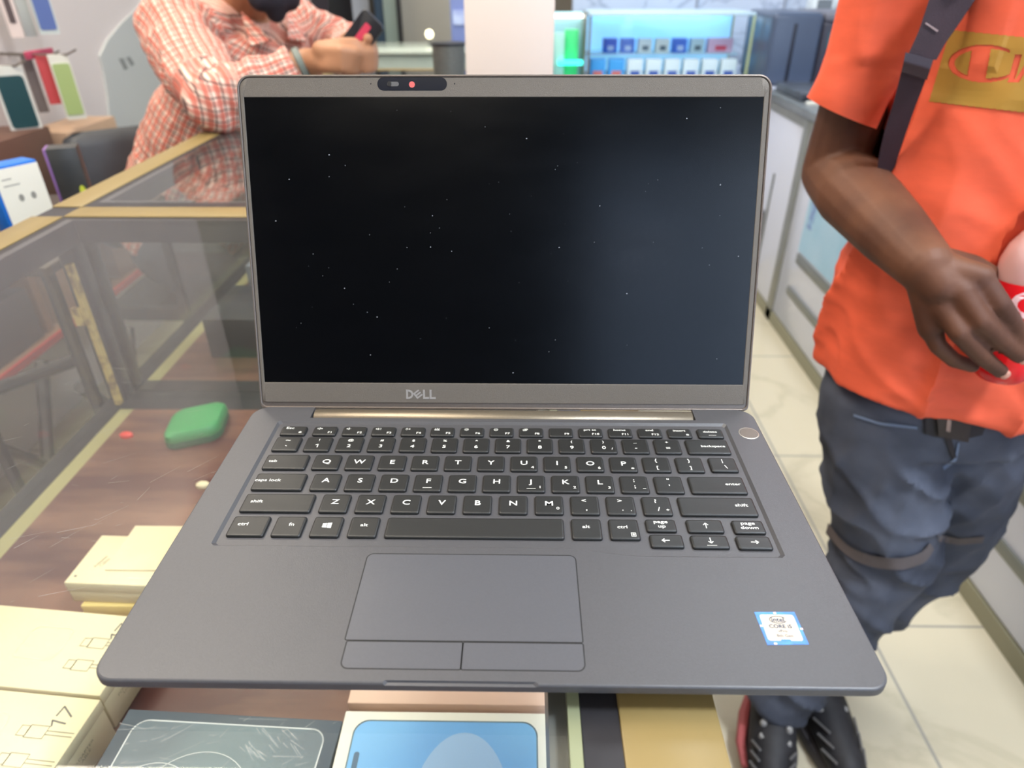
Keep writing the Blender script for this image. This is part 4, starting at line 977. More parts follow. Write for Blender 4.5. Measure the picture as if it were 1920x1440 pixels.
# ---------------- person in the orange T-shirt
HX = .672
A = thing('person', (HX - .02, .46, 0), 'standing person in orange T-shirt and blue jeans holding a red bottle in the aisle', 'person')
shR = at(1724, -225, .50); elR = at(1564, 322, .545); wrR = at(1732, 497, .318)
shR2 = Vector((shR.x, .50, shR.z))
shL = Vector((2 * HX - shR.x, .50, shR.z)); elL = Vector((HX + .30, .50, 1.02)); wrL = Vector((HX + .20, .30, .95))
bm = bmesh.new()
torso_loft(bm, [(HX, .49, .70, .11, .085), (HX, .49, .80, .13, .09), (HX, .49, .95, .13, .09), (HX, .49, 1.1, .135, .095), (HX, .50, 1.22, .15, .09), (HX, .50, 1.30, .12, .06)])
def at0(px, py, Y): return at(px, py, Y)
# arms
def mid(a, b, t): return Vector(a) + (Vector(b) - Vector(a)) * t
chain(bm, [Vector((HX - .06, .50, shR.z + .01)), shR2, mid(shR2, elR, .4), elR], [.042, .042, .036, .038])
chain(bm, [elR, mid(elR, wrR, .28), mid(elR, wrR, .7), wrR], [.038, .0425, .035, .0265])
chain(bm, [Vector((HX + .06, .50, shL.z + .01)), shL, mid(shL, elL, .4), elL, mid(elL, wrL, .3), wrL], [.05, .050, .044, .038, .042, .026])
# right hand from the photo: back of the hand to the camera, fingers round the bottle
def hand(bm, wr, mcps, fingers, thumb, rw=.027):
    mm_ = (mcps[1] + mcps[2]) / 2; cap_mesh(bm, wr, .0245, mid(wr, mm_, .55), .0215)
    for k, m in enumerate(mcps):
        cap_mesh(bm, wr, rw * .72, m, .0125 if k else .0135)
    for a, b in zip(mcps, mcps[1:]):
        cap_mesh(bm, mid(a, wr, .12), .0115, mid(b, wr, .12), .0115); cap_mesh(bm, mid(a, wr, .5), .0145, mid(b, wr, .5), .0145)
    for f, rr in fingers: chain(bm, f, rr)
    chain(bm, thumb[0], thumb[1])
mI, mM, mR, mP = at(1836, 520, .292), at(1803, 549, .287), at(1772, 583, .289), at(1746, 616, .297)
fi = [([mI, at(1874, 570, .276), at(1902, 612, .281), at(1916, 645, .292)], [.0118, .0100, .0092, .0080]),
      ([mM, at(1838, 602, .270), at(1876, 638, .276), at(1912, 668, .288)], [.0118, .0100, .0091, .0079]),
      ([mR, at(1798, 624, .272), at(1838, 667, .276), at(1876, 696, .288)], [.0112, .0095, .0087, .0075]),
      ([mP, at(1758, 648, .290), at(1788, 675, .292), at(1824, 687, .300)], [.0100, .0084, .0078, .0068])]
thb = ([mid(wrR, mI, .15) + Vector((.0, .02, .0)), at(1820, 505, .345), at(1872, 530, .372), at(1905, 560, .378)], [.018, .015, .013, .0105])
hand(bm, wrR, [mI, mM, mR, mP], fi, thb)
# left hand relaxed, slightly curled
base = wrL; d = Vector((-.25, -.5, -.75)).normalized(); sd = Vector((.9, -.2, -.2)); sd = (sd - d * sd.dot(d)).normalized(); pn = d.cross(sd)
mc = [base + d * .085 + sd * (k * .021 - .031) for k in range(4)]
fl = []
for k, (m, L) in enumerate(zip(mc, (.075, .082, .076, .060))):
    p1 = m + (d * .9 + pn * .35).normalized() * L * .45; p2 = p1 + (d * .6 + pn * .8).normalized() * L * .32; p3 = p2 + (d * .2 + pn).normalized() * L * .25
    fl.append(([m, p1, p2, p3], [.011, .0098, .009, .0078]))
hand(bm, base, mc, fl, ([base + d * .02 - sd * .02, base + d * .05 - sd * .048 + pn * .012, base + d * .085 - sd * .055 + pn * .02], [.016, .013, .010]))
# legs, neck, head
kR, kL = at(1657, 1040, .455), at(1768, 1012, .53)
anR, anL = atz(1462, 1330, .09) + Vector((0, .02, 0)), Vector((.668, .545, .09))
hiR, hiL = Vector((HX - .06, .49, .74)), Vector((HX + .06, .50, .74))
chain(bm, [hiR, kR, anR], [.062, .050, .036]); chain(bm, [hiL, kL, anL], [.062, .048, .036])
HCA = Vector((HX + .01, .475, shR.z + .235))
chain(bm, [Vector((HX, .505, shR.z - .02)), Vector((HX, .50, shR.z + .05)), Vector((HX + .005, .49, shR.z + .13))], [.062, .054, .054])
RA = (Matrix.Rotation(math.radians(12), 3, 'Z') @ Matrix.Rotation(math.radians(14), 3, 'X'))
head_parts(bm, HCA, RA)
body = new_obj('body', fuse(bm, .0027, 4, .45), skinA, A)
eyes(body, HCA, RA)
bm = bmesh.new()
for x, y, z, r in ((0, .022, .045, (.080, .094, .082)), (0, .045, .0, (.076, .068, .07))):
    ell_mesh(bm, HCA + RA @ Vector((x, y, z)), r, RA)
new_obj('hair', fuse(bm, .006), mat('hair_black', (24, 20, 18), .7, bump=.6, bscale=160), A)
nails = []
for f, rr in fi[:3]:
    tip, prev = f[-1], f[-2]; dr = (tip - prev).normalized(); nn = (CAM - tip).normalized(); nn = (nn - dr * nn.dot(dr)).normalized()
    bm = bmesh.new(); Rn = Matrix((dr.cross(nn), dr, nn)).transposed()
    ell_mesh(bm, tip + nn * (rr[-1] * .72) + dr * .002, (.0052, .0062, .0022), Rn, 12)
    new_obj('fingernail', bm, mat('nail_pink', (206, 150, 128), .35), body)
# T-shirt
from mathutils import noise
def ridge(x, y, z): return 1 - 2 * abs(noise.noise(Vector((x, y, z))))
def shirt_fold(v):
    t = max(0.15, min(1, (1.22 - v.z) / .45)) * max(.35, min(1, (v.z - .70) / .12))
    r = .020 * t * max(0, ridge(v.x * 10 + 3, v.y * 8, v.z * 2.0 + v.x * 2)) ** 4 - .006 * t + .006 * t * max(0, ridge(v.x * 9 - v.z * 7, v.y * 8 + 5, v.z * 5 + v.x * 6)) ** 5
    r += .0035 * noise.noise(Vector((v.x * 24, v.y * 20, v.z * 9 + v.x * 12)))
    if v.x < HX - .11 and v.z > 1.12: r += .005 * (ridge(v.x * 26 + v.z * 5, v.y * 18, v.z * 3) - .5)
    r += .008 * (ridge(v.x * 8, v.y * 8, v.z * 22 + v.x * 15) - .5) * t
    return r
bm = bmesh.new()
rows = [(HX + .004, .478, .735, .157, .122), (HX + .004, .478, .745, .158, .123), (HX + .002, .482, .85, .158, .120), (HX, .485, .98, .149, .117), (HX, .488, 1.10, .142, .116), (HX, .492, 1.20, .156, .114), (HX, .497, 1.27, .168, .100), (HX, .50, 1.315, .150, .078), (HX, .50, 1.345, .085, .062), (HX, .50, 1.352, .070, .056)]
torso_loft(bm, rows, 48, 2.5)
slE = at(1581, 212, .515); slS = Vector((HX - .135, .50, shR.z - .03))
def cone(bm, p, r1, q, r2, n=28, sq=1.0):
    p, q = Vector(p), Vector(q); t = (q - p).normalized(); a = t.cross(Vector((0, 1, 0))).normalized(); b = t.cross(a)
    L = []
    for k in range(9):
        u = k / 8; r = r1 + (r2 - r1) * u
        L.append([p + (q - p) * u + a * r * math.cos(2 * math.pi * i / n) * sq + b * r * math.sin(2 * math.pi * i / n) for i in range(n)])
    add_loft(bm, L)
cone(bm, slS, .046, mid(slS, slE, 1.02), .038, sq=.95)
cap_mesh(bm, slS, .062, shR2 + Vector((.004, 0, -.02)), .054)
chain(bm, [shR2 + Vector((.006, 0, -.012)), mid(shR2, slE, .5), mid(shR2, slE, 1.05), mid(shR2, slE, 1.25)], [.048, .041, .0395, .039])
slLE = shL + (elL - shL) * .62
cone(bm, Vector((HX + .15, .50, shR.z - .03)), .074, slLE, .064); cap_mesh(bm, Vector((HX + .15, .50, shR.z - .03)), .066, shL, .058)
ts = fuse(bm, .0055, 5, .5); displace(ts, shirt_fold)
sax = (slE - shR2).normalized(); snn = (sax + Vector((-.28, 0, .0))).normalized()
bmesh.ops.bisect_plane(ts, geom=[g for f in ts.faces if f.calc_center_median().z < 1.16 and (f.calc_center_median() - slE).length < .105 and (f.calc_center_median() - slE).cross(sax).length < .062 for g in [f]] + [e for e in ts.edges if (e.verts[0].co - slE).length < .11 and (e.verts[0].co - slE).cross(sax).length < .064] + [v for v in ts.verts if (v.co - slE).length < .11 and (v.co - slE).cross(sax).length < .064], plane_co=slE, plane_no=snn, clear_outer=True)
# hem of the shirt dips towards the front
for v in ts.verts:
    if v.co.z < .78: v.co.z -= .010 * math.sin((v.co.x - HX) * 16) * (.78 - v.co.z) / .04
tee_bvh_src = ts.copy()
teem = mat('tee_orange', (234, 97, 64), .75, 0, var=.05, scale=24, bump=.35, bscale=900, stretch=(1, 1, 3))
tee = new_obj('t_shirt', ts, teem, A)
bvh = BVHTree.FromBMesh(tee_bvh_src)
def cast(px, py, off=.0012, Yf=.40):
    d = ray(px, py).normalized(); h = bvh.ray_cast(CAM, d)
    if h[0] is None: 
        p = at(px, py, Yf); return p
    return h[0] - d * off
# sleeve and hem stitching
def in_ell(x, y, cx, cy, rx, ry): return ((x - cx) / rx) ** 2 + ((y - cy) / ry) ** 2 <= 1
def letter(x, y):
    """the lettering left in shirt colour inside the mustard block"""
    xs = x - (y - 119) * -.08
    if in_ell(x, y, 1846, 119, 68, 35.5) and not in_ell(x, y, 1851, 119, 61, 27.5) and x < 1894: return True
    if in_ell(x, y, 1846, 119, 68, 35.5):
        xl = 1822 - (y - 92) * .18; 
        if xl <= x <= xl + 36: return True
    xl = 1903 - (y - 103) * .27
    if 102 <= y <= 154 and xl <= x <= xl + 13: return True
    if 104 <= y <= 154:
        xm = 1901 + (154 - y) * .62
        if xm <= x <= xm + 10 and y > 118: return True
        xr = 1934 - (y - 103) * .27
        if xr <= x <= xr + 13 and y > 108: return True
    return False
def band_bm():
    bm = bmesh.new(); st = 1.5; xs = np.arange(1730, 2240, st); ys = np.arange(54, 216, st); g = {}
    def inside(x, y):
        top = 57 + (x - 1790) * .10; bot = 190 + (x - 1740) * .115; lf = 1742 + (190 - y) * .30
        return top <= y <= bot and x >= lf
    def vert(i, j):
        if (i, j) not in g: g[(i, j)] = bm.verts.new(cast(xs[i], ys[j], .0010))
        return g[(i, j)]
    for i in range(len(xs) - 1):
        for j in range(len(ys) - 1):
            x, y = xs[i] + st / 2, ys[j] + st / 2
            if inside(x, y) and not letter(x, y):
                bm.faces.new((vert(i, j), vert(i + 1, j), vert(i + 1, j + 1), vert(i, j + 1)))
    return bm
new_obj('chest_print', band_bm(), mat('mustard_print', (182, 132, 50), .6, 0, col2=(160, 122, 44), scale=14, detail=2), tee)
# backpack with its shoulder strap over the shirt
bp = thing('backpack', (HX, .66, .95), 'dark maroon backpack worn over the orange T-shirt with its strap across the shoulder', 'backpack')
strm = mat('strap_maroon', (50, 32, 37), .6, 0, var=.12, scale=50, bump=.3, bscale=700)
def ribbon(Lp, Rp, off, th, flat=False):
    """band laid on the shirt between two edges given as seen in the photo"""
    rows = []
    def lerp(pts, t):
        f = t * (len(pts) - 1); i = min(int(f), len(pts) - 2); u = f - i
        return (pts[i][0] + (pts[i + 1][0] - pts[i][0]) * u, pts[i][1] + (pts[i + 1][1] - pts[i][1]) * u)
    K = 40; W = 6; G = []
    for k in range(K + 1):
        a, b = lerp(Lp, k / K), lerp(Rp, k / K)
        if flat:
            G.append([at(a[0] + (b[0] - a[0]) * j / W, a[1] + (b[1] - a[1]) * j / W, FY_(b) - off * .8) for j in range(W + 1)]); continue
        G.append([cast(a[0] + (b[0] - a[0]) * j / W, a[1] + (b[1] - a[1]) * j / W, off, .47) for j in range(W + 1)])
    # smooth along the strap
    for _ in range(6):
        G = [G[0]] + [[(G[k - 1][j] + G[k][j] * 2 + G[k + 1][j]) / 4 for j in range(W + 1)] for k in range(1, K)] + [G[-1]]
    loops = []
    for k in range(K + 1):
        back = [p + (p - CAM).normalized() * th for p in G[k][::-1]]
        loops.append(G[k] + back)
    return loft(loops)
YS = [cast(px_, py_, 0, .42).y for px_, py_ in ((1852, -30), (1828, 10), (1798, 50), (1772, 90), (1756, 120))]; Y0 = sum(YS) / 5
def FY_(b): return Y0 + (.030 * max(0, (b[1] - 130) / 200))
new_obj('shoulder_strap', ribbon([(1752, -40), (1742, 0), (1722, 60), (1706, 95), (1697, 116)], [(1852, -40), (1828, 0), (1798, 45), (1772, 82), (1756, 112)], .015, .009, True), strm, bp)
new_obj('strap_webbing', ribbon([(1694, 118), (1686, 150), (1676, 190), (1660, 240), (1648, 290), (1642, 345)], [(1742, 130), (1730, 165), (1718, 195), (1702, 240), (1685, 290), (1668, 345)], .011, .004, True), mat('webbing_dark', (46, 27, 33), .6, bump=.3, bscale=900), bp)
new_obj('strap_buckle', ribbon([(1698, 98), (1690, 135)], [(1750, 112), (1738, 150)], .020, .008, True), mat('buckle_dark', (48, 30, 34), .35), bp)
new_obj('reflective_stitch', ribbon([(1734, 44), (1737, 42)], [(1757, 60), (1760, 57)], .0170, .0006, True), mat('stitch_pale', (150, 128, 124), .5), bp)
new_obj('pack', loft([[(x, y, z) for x, y in rrect(HX - a, HX + a, .625, .625 + d2, .04)] for z, a, d2 in ((.93, .09, .10), (.95, .11, .14), (1.1, .115, .16), (1.25, .11, .14), (1.33, .09, .10))]), strm, bp)
new_obj('shoulder_strap', tube([at(1800, -40, .42) + Vector((0, 0, .0)), Vector((HX - .085, .445, 1.30)), Vector((HX - .085, .50, 1.385)), Vector((HX - .085, .58, 1.36)), Vector((HX - .085, .63, 1.30))], .012, 8), strm, bp)
new_obj('shoulder_strap', tube([Vector((HX + .12, .60, 1.0)), Vector((HX + .21, .50, 1.0)), Vector((HX + .13, .36, 1.10)), Vector((HX + .11, .385, 1.25)), Vector((HX + .085, .445, 1.325)), Vector((HX + .085, .50, 1.385)), Vector((HX + .085, .58, 1.36)), Vector((HX + .085, .63, 1.30))], .010, 8), strm, bp)
# jeans
bm = bmesh.new()
torso_loft(bm, [(HX, .482, .66, .130, .100), (HX, .482, .74, .136, .104), (HX, .484, .80, .132, .098), (HX, .486, .86, .125, .092)], 40, 2.6)
tR = Vector((HX - .064, .475, .70)); tL = Vector((HX + .066, .49, .70))
chain(bm, [tR, mid(tR, kR, .5), kR, mid(kR, anR, .5), anR + Vector((0, 0, .03))], [.084, .080, .072, .066, .060])
chain(bm, [tL, mid(tL, kL, .5), kL, mid(kL, anL, .5), anL + Vector((0, 0, .04))], [.086, .078, .064, .060, .056])
jn = fuse(bm, .006, 6, .5)
def jean_fold(v):
    r = .009 * max(0, ridge(v.x * 7 + 1, v.y * 7, v.z * 13 + v.x * 7)) ** 3
    r += .005 * max(0, ridge(v.x * 11, v.y * 11 + 4, v.z * 7 - v.x * 9)) ** 3 + .002 * noise.noise(v * 40)
    return (r - .004) * max(.12, min(1, (.72 - v.z) / .10))
displace(jn, jean_fold)
jsrc = jn.copy()
jm = mat('denim_blue', (44, 49, 62), .8, 0, col2=(92, 97, 111), scale=9, detail=6, bump=.4, bscale=500, lo=.3, hi=.72)  # denim mottling, its contrast widened to imitate shading on the cloth
jeans = new_obj('jeans', jn, jm, A)
bvh_t = bvh; bvh = BVHTree.FromBMesh(jsrc)
seam = mat('seam_brown', (96, 88, 88), .8)
new_obj('knee_seam', ribbon([(1553, 980), (1575, 1010), (1600, 1030), (1640, 1044), (1690, 1048), (1728, 1038), (1744, 1018)], [(1548, 1000), (1572, 1028), (1598, 1050), (1640, 1066), (1692, 1070), (1736, 1056), (1752, 1030)], .007, .002), seam, jeans)
new_obj('knee_seam', ribbon([(1758, 1002), (1800, 1010), (1846, 1006)], [(1760, 1016), (1800, 1022), (1842, 1018)], .006, .002), seam, jeans)
new_obj('fly_seam', ribbon([(1796, 830), (1790, 860), (1768, 875)], [(1800, 832), (1794, 864), (1770, 882)], .003, .002), mat('seam_light', (112, 126, 150), .8), jeans)
new_obj('pocket_seam', ribbon([(1600, 776), (1650, 792), (1720, 800)], [(1600, 781), (1650, 797), (1720, 805)], .003, .002), mat('seam_light', (112, 126, 150), .8), jeans)
belt = new_obj('belt', ribbon([(1735, 772), (1755, 778), (1800, 790), (1850, 796)], [(1735, 814), (1755, 820), (1800, 826), (1842, 816)], .006, .006), mat('belt_black', (30, 28, 38), .5), A)
new_obj('buckle', ribbon([(1756, 770), (1822, 792)], [(1760, 818), (1816, 830)], .014, .012), mat('buckle_brown_black', (52, 44, 44), .3), belt)
new_obj('buckle_highlight', ribbon([(1776, 786), (1784, 788)], [(1774, 808), (1782, 810)], .0155, .002), mat('buckle_glint', (170, 150, 148), .25, .6), belt)  # pale strip painted in for the highlight on the black plastic
new_obj('belt_end', ribbon([(1772, 822), (1786, 860)], [(1784, 822), (1794, 858)], .006, .004), mat('belt_black', (30, 28, 38), .5), belt)
bvh = bvh_t
# shoes
def shoe(an, toe, label_parts, red):
    an = Vector((an.x, an.y, 0)); toe = Vector((toe.x, toe.y, 0)); d = (toe - an).normalized(); s = Vector((-d.y, d.x, 0))
    heel = an - d * .055; L = (toe - heel).length
    def ring(t, z, grow=0):
        w = (.031 + .014 * math.sin(min(1, t * 1.25) * math.pi * .75)) 
        return w
    def outline(z, g=0):
        pts = []
        for k in range(28):
            a = 2 * math.pi * k / 28; u = .5 - .5 * math.cos(a)      # 0 heel .. 1 toe
            wdt = (.034 + .013 * math.sin(u * math.pi * .9)) * (1 if u < .75 else 1) + g
            lat = math.sin(a) * wdt * (1.0 if u > .15 else .9)
            p = heel + d * ((L + 2 * g) * u - g) + s * lat; pts.append((p.x, p.y, z))
        return pts
    new_obj('shoe_sole', loft([outline(.0, -.002), outline(.006, .001), outline(.024, .002), outline(.028, 0)]), mat('sole_grey', (66, 62, 64), .6), A)
    bm = bmesh.new()
    chain(bm, [heel + Vector((0, 0, .052)) + d * .03, an + Vector((0, 0, .068)), mid(an, toe, .45) + Vector((0, 0, .052)), toe + Vector((0, 0, .043)) - d * .035], [.036, .040, .041, .032])
    chain(bm, [an + Vector((0, 0, .07)), an + Vector((0, 0, .11))], [.042, .038])
    up = fuse(bm, .005, 4)
    for v in up.verts: v.co.z = max(v.co.z, .0265)
    sh = new_obj('shoe_upper', up, mat('shoe_black', (38, 37, 40), .6, 0, var=.15, scale=60, bump=.4, bscale=400), A)
    for k in range(4):
        for q in (-1, 1):
            bm = bmesh.new(); c = mid(an, toe, .12 + .13 * k) + s * q * .021 + Vector((0, 0, .112 - .011 * k)); ell_mesh(bm, c, (.0065, .0065, .008), None, 8)
            new_obj('eyelet', bm, mat('lace_grey', (152, 150, 148), .6), sh)
    for q in (-1, 1):
        bm = bmesh.new()
        for k in range(3): add_tube(bm, [mid(an, toe, .55 + .1 * k) + s * q * .036 + Vector((0, 0, .07 - .008 * k)), mid(an, toe, .70 + .09 * k) + s * q * .024 + Vector((0, 0, .082 - .01 * k))], .0022, 6)
        new_obj('shoe_stripes', bm, mat('stripe_grey', (108, 106, 106), .6), sh)
    if red:
        bm = bmesh.new()
        add_tube(bm, [heel - s * .036 + Vector((0, 0, .05)) + d * .01, mid(heel, toe, .35) - s * .047 + Vector((0, 0, .045)), mid(heel, toe, .6) - s * .049 + Vector((0, 0, .033)), mid(heel, toe, .8) - s * .040 + Vector((0, 0, .028))], [.006, .010, .009, .006], 8)
        new_obj('red_stripe', bm, mat('shoe_red', (170, 84, 84), .5), sh)
shoe(anR, atz(1440, 1500, .02), 0, True)
shoe(anL, atz(1598, 1490, .02), 0, False)

# red bottle in the hand
bt0, bt1 = at(1873, 706, .333), at(1944, 470, .345)
ax = (bt1 - bt0).normalized(); bx = Vector((0, -1, 0)); bx = (bx - ax * bx.dot(ax)).normalized(); by = ax.cross(bx)
BM = Matrix(((bx.x, by.x, ax.x, bt0.x), (bx.y, by.y, ax.y, bt0.y), (bx.z, by.z, ax.z, bt0.z), (0, 0, 0, 1)))
BL = (bt1 - bt0).length
B = thing('bottle', bt0, 'red soft drink bottle with white lettering held in the dark hand', 'bottle')
new_obj('drink_body', lathe([(.004, .002), (.021, 0), (.027, .006), (.029, .02), (.0275, .045), (.0285, BL * .60)], BM, 32), mat('bottle_red', (226, 10, 22), .22, coat=.5), B)
lb = new_obj('label', lathe([(.0292, BL * .40), (.0294, BL * .42), (.0294, BL * .78), (.0290, BL * .79)], BM, 32), mat('label_red', (222, 22, 32), .35), B)
new_obj('clear_shoulder', lathe([(.0288, BL * .792), (.0292, BL * .82), (.0285, BL * .93), (.024, BL * 1.04), (.015, BL * 1.14), (.012, BL * 1.20), (.012, BL * 1.25)], BM, 32), mat('bottle_clear', (236, 190, 184), .08, trans=.35, coat=.6), B)
new_obj('bottle_cap', lathe([(.0145, BL * 1.252), (.015, BL * 1.26), (.015, BL * 1.33), (.013, BL * 1.345)], BM, 24), mat('cap_red', (200, 20, 28), .4), B)
tb = text_bm('Co', .034, Matrix.Identity(4), 1.0, .0012)
R2 = math.radians(-38)
for v in tb.verts:
    x, y = v.co.x * math.cos(R2) - v.co.y * math.sin(R2), v.co.x * math.sin(R2) + v.co.y * math.cos(R2)
    h = BL * .62 + y; th = x / .0294 - .30
    v.co = BM @ Vector((.0297 * math.cos(th), .0297 * math.sin(th), h))
new_obj('label_lettering', tb, mat('label_white', (250, 206, 208), .5), lb, smooth=False)

# ---------------- seated man in the checked shirt
def plaid():
    m = bpy.data.materials.new('plaid_shirt'); m.use_nodes = True; MATS['plaid'] = m
    N = m.node_tree.nodes; L = m.node_tree.links; b = N['Principled BSDF']; b.inputs['Roughness'].default_value = .8
    tc = N.new('ShaderNodeTexCoord'); nz = N.new('ShaderNodeTexNoise'); nz.inputs['Scale'].default_value = 9; nz.inputs['Detail'].default_value = 2
    L.new(tc.outputs['UV'], nz.inputs[0])
    sep = N.new('ShaderNodeSeparateXYZ'); L.new(tc.outputs['UV'], sep.inputs[0])
    def stripes(sock, period, wide, off=0):
        a = N.new('ShaderNodeMath'); a.operation = 'MULTIPLY_ADD'; L.new(sock, a.inputs[0]); a.inputs[1].default_value = 1 / period; a.inputs[2].default_value = off
        f = N.new('ShaderNodeMath'); f.operation = 'FRACT'; L.new(a.outputs[0], f.inputs[0])
        c = N.new('ShaderNodeMath'); c.operation = 'LESS_THAN'; L.new(f.outputs[0], c.inputs[0]); c.inputs[1].default_value = wide; return c.outputs[0]
    def mixc(fac, c1, c2, amt=1, mode='MIX'):
        m1 = N.new('ShaderNodeMath'); m1.operation = 'MULTIPLY'; L.new(fac, m1.inputs[0]); m1.inputs[1].default_value = amt
        x = N.new('ShaderNodeMix'); x.data_type = 'RGBA'; x.blend_type = mode; L.new(m1.outputs[0], x.inputs[0])
        if isinstance(c1, tuple): x.inputs[6].default_value = c1
        else: L.new(c1, x.inputs[6])
        x.inputs[7].default_value = c2; return x.outputs[2]
    P = .0195
    col = mixc(stripes(sep.outputs[0], P, .42), srgb(226, 196, 178), srgb(192, 92, 72), .78)
    col = mixc(stripes(sep.outputs[1], P, .42), col, srgb(190, 84, 66), .58)
    col = mixc(stripes(sep.outputs[0], P, .13, .45), col, srgb(66, 38, 42), .8)
    col = mixc(stripes(sep.outputs[1], P, .13, .45), col, srgb(72, 42, 44), .75)
    L.new(col, b.inputs['Base Color']); return m
PLM = plaid()
def set_uv(obj, fn):
    me = obj.data; uv = me.uv_layers.new(name='weave'); o = Vector(obj['org']) if 'org' in obj else obj.matrix_world.translation
    r = obj
    while r.parent: r = r.parent
    o = r.location
    for lp in me.loops:
        uv.data[lp.index].uv = fn(me.vertices[lp.vertex_index].co + o)
Bm = thing('person', (-.62, 1.25, 0), 'seated bearded man in red checked shirt looking at the phone over the counter', 'person')
YAW = math.radians(38)
bsR, bsL = at(330, 58, 1.36), at(560, 58, 1.62)
beR, bwR = at(402, 193, 1.06), at(578, 118, 1.12)
beL, bwL = at(650, 96, 1.55), at(662, 86, 1.24)
NB = (bsR + bsL) / 2 + Vector((0, .03, .05))
HB = at(492, -112, 1.36); RB = Matrix.Rotation(math.radians(40), 3, 'Z') @ Matrix.Rotation(math.radians(24), 3, 'X')
hipc = Vector((-.84, 1.56, .56))
bm = bmesh.new()
chest = (bsR + bsL) / 2 + Vector((-.01, .0, -.10))
cap_mesh(bm, hipc, .12, chest, .12); cap_mesh(bm, bsR, .05, bsL, .05)
chain(bm, [bsR, mid(bsR, beR, .5), beR], [.055, .046, .040]); chain(bm, [beR, mid(beR, bwR, .35), bwR], [.040, .042, .027])
chain(bm, [bsL, beL], [.055, .040]); chain(bm, [beL, mid(beL, bwL, .35), bwL], [.040, .040, .027])
chain(bm, [NB, mid(NB, HB, .6)], [.060, .052])
head_parts(bm, HB, RB)
# hands hold the phone
ph = at(676, 68, 1.10)
mcb = [at(606, 96, 1.075), at(618, 104, 1.07), at(622, 114, 1.065), at(620, 124, 1.065)]
fb = []
for k, m in enumerate(mcb):
    y0 = 98 + k * 10
    fb.append(([m, at(640 + k, y0 - 2, 1.055), at(663 - k * 2, y0 + 2, 1.065), at(680 - k * 4, y0 + 4, 1.09)], [.0125, .011, .0105, .009]))
hand(bm, bwR, mcb, fb, ([at(600, 92, 1.08), at(640, 84, 1.08), at(664, 82, 1.085), at(676, 92, 1.085)], [.015, .013, .0115, .010]))
mcl = [at(690, 92 + k * 9, 1.16) for k in range(4)]
fb2 = [([m, at(700, 94 + k * 10, 1.13), at(694, 98 + k * 10, 1.10), at(684, 100 + k * 10, 1.085)], [.012, .0105, .010, .009]) for k, m in enumerate(mcl)]
hand(bm, bwL, mcl, fb2, ([at(682, 88, 1.16), at(694, 78, 1.12), at(690, 72, 1.10)], [.014, .012, .010]))
# legs
hR, hL = hipc + Vector((-.02, -.10, 0)), hipc + Vector((.06, .10, 0)); knR, knL = Vector((-.62, 1.20, .56)), Vector((-.60, 1.58, .56))
afR, afL = Vector((-.64, 1.18, .09)), Vector((-.62, 1.60, .09))
chain(bm, [hR, knR, afR], [.085, .058, .038]); chain(bm, [hL, knL, afL], [.085, .058, .038])
bodyB = new_obj('body', fuse(bm, .0042, 4, .45), skinB, Bm)
eyes(bodyB, HB, RB)
hairm = mat('beard_black', (34, 30, 38), .75, 0, bump=.6, bscale=160)
bm = bmesh.new(); PB = lambda x, y, z: HB + RB @ Vector((x, y, z))
cap_mesh(bm, PB(-.052, -.01, -.045), .020, PB(-.030, -.055, -.085), .026); cap_mesh(bm, PB(.052, -.01, -.045), .020, PB(.030, -.055, -.085), .026)
cap_mesh(bm, PB(-.030, -.055, -.088), .028, PB(.030, -.055, -.088), .028); cap_mesh(bm, PB(0, -.060, -.09), .028, PB(0, -.062, -.115), .022); cap_mesh(bm, PB(-.028, -.082, -.050), .008, PB(.028, -.082, -.050), .008)
new_obj('beard', fuse(bm, .005, 3), hairm, Bm)
bm = bmesh.new(); ell_mesh(bm, PB(0, .024, .045), (.080, .093, .080), RB); ell_mesh(bm, PB(0, .05, 0), (.075, .062, .068), RB)
new_obj('hair', fuse(bm, .006), hairm, Bm)
# shirt
bm = bmesh.new()
hp = hipc + Vector((.02, -.03, .06))
def oval(c, a, b, yaw, tilt=Vector((0, 0, 1)), n=40):
    ux = Vector((math.cos(yaw), math.sin(yaw), 0)); uy = tilt.cross(ux).normalized(); return [Vector(c) + ux * a * math.cos(2 * math.pi * k / n) + uy * b * math.sin(2 * math.pi * k / n) for k in range(n)]
yw = math.atan2(bsL.y - bsR.y, bsL.x - bsR.x)
axis = (chest - hp).normalized()
add_loft(bm, [oval(hp - axis * .02, .19, .15, yw, axis), oval(hp + axis * .12, .195, .155, yw, axis), oval(mid(hp, chest, .6), .195, .145, yw, axis), oval(chest, .19, .130, yw, axis), oval(chest + axis * .06, .185, .105, yw, axis), oval(chest + axis * .11, .13, .075, yw, axis), oval(chest + axis * .135, .085, .062, yw, axis)])
cap_mesh(bm, mid(bsR, bsL, .12), .070, mid(bsR, bsL, .3), .07)
chain(bm, [bsR, mid(bsR, beR, .5), beR], [.078, .072, .058]); cap_mesh(bm, beR, .057, mid(beR, bwR, .45), .052)
cone(bm, mid(beR, bwR, .40), .053, mid(beR, bwR, .86), .043)
chain(bm, [bsL, beL], [.070, .060]); cone(bm, beL, .056, mid(beL, bwL, .80), .042); cap_mesh(bm, beL, .057, mid(beL, bwL, .2), .053)
sb = fuse(bm, .0065, 4, .5)
def shirt2(v):
    return .010 * (ridge(v.x * 13, v.y * 13, v.z * 8 + v.x * 6) - .5) + .006 * (ridge(v.x * 20 + v.z * 12, v.y * 16, v.z * 14) - .5)
displace(sb, shirt2)
sh = new_obj('checked_shirt', sb, PLM, Bm)
uxv = Vector((math.cos(yw), math.sin(yw), 0)); armR = (beR - bsR).normalized(); foreR = (bwR - beR).normalized()
